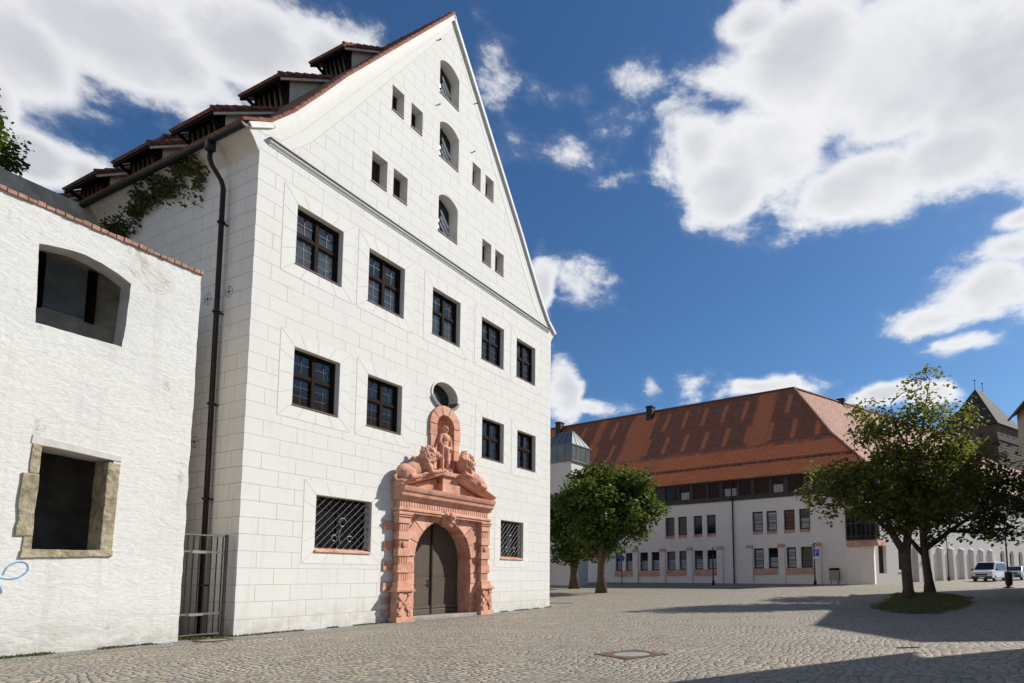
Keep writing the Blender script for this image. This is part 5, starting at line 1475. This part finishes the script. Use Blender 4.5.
# ------------------------------------------------------------------ cars
def vehicle(name, label, cat, loc, rz, prof, wd, paint, glass_side, wsh, wheels, wr, hl, roofw=.80, belt=1.0, bump=None, hood=None):
    """prof: side outline (x forward, z up); width narrows above the belt line"""
    t = thing(name, label, cat, loc, rz)
    top = max(z for _, z in prof)
    hw = lambda z: wd / 2 * (1 - (1 - roofw) * max(0, min(1, (z - belt) / (top - belt))))
    b = MB(); n = len(prof)
    arch = []
    lay = []
    for sx in (-1, -.82, .82, 1):
        ins = .0 if abs(sx) == 1 else .0
        lay.append([(x * (1 if abs(sx) < 1 else .985), sx * hw(z), z if abs(sx) < 1 else z - (.03 if z > belt else 0) + (.04 if z < .4 else 0)) for x, z in prof])
    vs = [p for L in lay for p in L]; fs = []
    for j in range(3):
        for i in range(n): fs.append((j * n + i, j * n + (i + 1) % n, (j + 1) * n + (i + 1) % n, (j + 1) * n + i))
    fs.append(tuple(range(n - 1, -1, -1))); fs.append(tuple(range(3 * n, 4 * n)))
    b.raw(vs, fs)
    body = b.build('body', paint, t, smooth=False, bevel=.05, merge=True)
    for sx in (-1, 1):
        for poly in glass_side:
            m = MB(); m.face([(x, sx * (hw(z) + .012), z) for x, z in poly]); m.build('side_window', 'dark_glass', t)
        m = MB(); x, z = hl; m.ell((x, sx * (wd / 2 - .22), z), (.10, .19, .11), None, 10, 8); m.build('headlight', 'headlamp', t, smooth=True)
        m = MB(); x, z = glass_side[0][0]; m.ell((x - .05, sx * (wd / 2 + .14), belt + .10), (.07, .12, .11), None, 10, 8); m.build('mirror', 'black_plastic', t, smooth=True)
        for wx in wheels:
            y = sx * (wd / 2 - .11)
            M_ = Matrix.Translation((wx, y, wr)) @ Matrix.Rotation(math.pi / 2, 4, 'X')
            m = MB(); m.lathe((0, 0, -.115), [(wr * .66, 0), (wr * .94, .005), (wr, .04), (wr, .19), (wr * .94, .225), (wr * .66, .23)], 20); w_ = m.build('wheel', 'black_rubber', t, M=M_)
            m = MB(); m.lathe((0, 0, -.12), [(wr * .2, 0), (wr * .62, .012), (wr * .62, .228), (wr * .2, .24)], 14); m.build('rim', 'chrome', w_, M=M_)
    m = MB(); q = []
    (xa, za), (xb, zb) = wsh
    off = Vector((zb - za, xa - xb)).normalized() * .012
    m.face([(xa + off.x, -hw(za) * .90, za + off.y), (xa + off.x, hw(za) * .90, za + off.y), (xb + off.x, hw(zb) * .86, zb + off.y), (xb + off.x, -hw(zb) * .86, zb + off.y)]); m.build('windscreen', 'dark_glass', t)
    xf = max(x for x, z in prof)
    m = MB(); m.box(xf - .12, xf + .05, -wd / 2 + .05, wd / 2 - .05, .28, .56); m.build('bumper', 'black_plastic', t, bevel=.03)
    m = MB(); m.box(xf - .06, xf + .012, -wd * .27, wd * .27, .62, .80)
    m.build('grille', 'black_plastic', t)
    m = MB(); m.box(xf + .045, xf + .06, -.26, .26, .36, .47); m.build('number_plate', 'white_paint', t)
    return t
wdir = math.atan2(-math.cos(WA), -math.sin(WA))
def wpos(al, off): return Vector((P0.x + math.sin(WA) * al + math.cos(WA) * off, P0.y + math.cos(WA) * al - math.sin(WA) * off, 0))
p = Vector((32.6, 57.2, 0))
vehicle('van', 'white passenger van parked nose towards the square in front of the pale wing', 'van', (p.x + math.sin(WA) * 2.2, p.y + math.cos(WA) * 2.2, G(p.y) - .02), wdir + R(4),
        [(-2.30, .34), (-2.36, .9), (-2.30, 1.3), (-2.16, 1.90), (-1.9, 1.97), (.55, 1.97), (.80, 1.92), (1.62, 1.16), (2.14, 1.00), (2.30, .82), (2.33, .55), (2.28, .34)], 1.92, 'car_white',
        [[(1.40, 1.14), (.74, 1.80), (.20, 1.83), (.20, 1.14)], [(.10, 1.14), (.10, 1.83), (-.95, 1.83), (-.95, 1.14)], [(-1.05, 1.14), (-1.05, 1.83), (-1.98, 1.80), (-2.1, 1.14)]],
        ((1.58, 1.20), (.84, 1.87)), (-1.45, 1.42), .33, (2.17, .80), .84, 1.1)
p = Vector((37.4, 60.6, 0))
vehicle('car', 'silver hatchback parked behind the white van at the right edge', 'car', (p.x + math.sin(WA) * 1.9, p.y + math.cos(WA) * 1.9, G(p.y)), wdir + R(10),
        [(-1.98, .30), (-2.03, .75), (-1.95, .98), (-1.55, 1.40), (-1.1, 1.47), (.0, 1.47), (.3, 1.42), (1.05, .98), (1.75, .84), (1.98, .68), (2.02, .45), (1.98, .30)], 1.74, 'car_silver',
        [[(.90, .98), (.30, 1.35), (-.10, 1.38), (-.10, .96)], [(-.18, .96), (-.18, 1.38), (-1.1, 1.37), (-1.45, 1.05), (-1.45, .98)]],
        ((1.02, 1.0), (.36, 1.39)), (-1.22, 1.28), .30, (1.84, .70), .80, .92)

# ------------------------------------------------------------------ covers in the paving, drainage strips
cvr = thing('manhole_cover', 'square rusty manhole frame with a round concrete lid in the cobbles', 'manhole cover', (-.27, 10.9, .004), R(40))
m = MB()
sqs = .49; N = 48
for k in range(N):
    q0, q1 = 2 * math.pi * k / N, 2 * math.pi * (k + 1) / N
    def sq(q):
        c, s_ = math.cos(q), math.sin(q); d = max(abs(c), abs(s_)); return (c / d * sqs, s_ / d * sqs)
    a, b = sq(q0), sq(q1); c = (.36 * math.cos(q1), .36 * math.sin(q1)); d = (.36 * math.cos(q0), .36 * math.sin(q0))
    m.face([(*a, .014), (*b, .014), (*c, .014), (*d, .014)]); m.face([(*d, .014), (*c, .014), (*c, .002), (*d, .002)]); m.face([(*a, .014), (*b, .014), (*b, -.01), (*a, -.01)])
m.build('frame', 'rust', cvr)
m = MB(); m.lathe((0, 0, 0), [(.335, 0), (.335, .010), (.31, .013), (0.01, .014)], 40); m.build('lid', 'slab', cvr)
cv2 = thing('drain_cover', 'round rusty drain ring in the paving before the gate', 'drain cover', (W(-.78, -.55, 0).x, W(-.78, -.55, 0).y, .006), 0)
m = MB(); m.lathe((0, 0, 0), [(.40, 0), (.40, .022), (.30, .022), (.30, .006)], 32); m.build('ring', 'rust', cv2)
m = MB(); m.lathe((0, 0, 0), [(.295, 0), (.295, .012), (.0, .012)], 32); m.build('lid', 'slab', cv2)
for x, y, l, wd_, lab in ((5.05, 11.45, .42, .09, 'small dark slotted drain between the two shadows on the cobbles'), (-4.6, 31.5, 1.5, .22, 'long thin drain grate in the cobbles past the corner of the gabled building')):
    d_ = thing('drain_grate', lab, 'drain', (x, y, G(y) + .004), R(8) if x > 0 else R(-12))
    m = MB(); m.box(-l / 2, l / 2, -wd_ / 2, -wd_ / 2 + .02, 0, .012); m.box(-l / 2, l / 2, wd_ / 2 - .02, wd_ / 2, 0, .012); m.box(-l / 2, -l / 2 + .02, -wd_ / 2 + .02, wd_ / 2 - .02, 0, .012); m.box(l / 2 - .02, l / 2, -wd_ / 2 + .02, wd_ / 2 - .02, 0, .012)
    m.build('rim', 'rust', d_)
    m = MB(); m.box(-l / 2 + .02, l / 2 - .02, -wd_ / 2 + .02, wd_ / 2 - .02, -.004, .006); m.build('slot', 'black_rubber', d_)
for k in range(3):
    a = Vector((16.9 + k * .42, 27.3, 0)); b = Vector((25.8 + k * .62, 43.6, 0))
    m = MB(); n = 24; vs = []
    dv = (b - a).normalized(); sd_ = Vector((-dv.y, dv.x, 0)) * .13
    for i in range(n + 1):
        q = a.lerp(b, i / n); vs += [(q.x + sd_.x, q.y + sd_.y, G(q.y) + .005), (q.x - sd_.x, q.y - sd_.y, G(q.y) + .005)]
    m.raw(vs, [(2 * i, 2 * i + 1, 2 * i + 3, 2 * i + 2) for i in range(n)])
    tag(m.build('paving_strip', 'slab'), kind='structure')
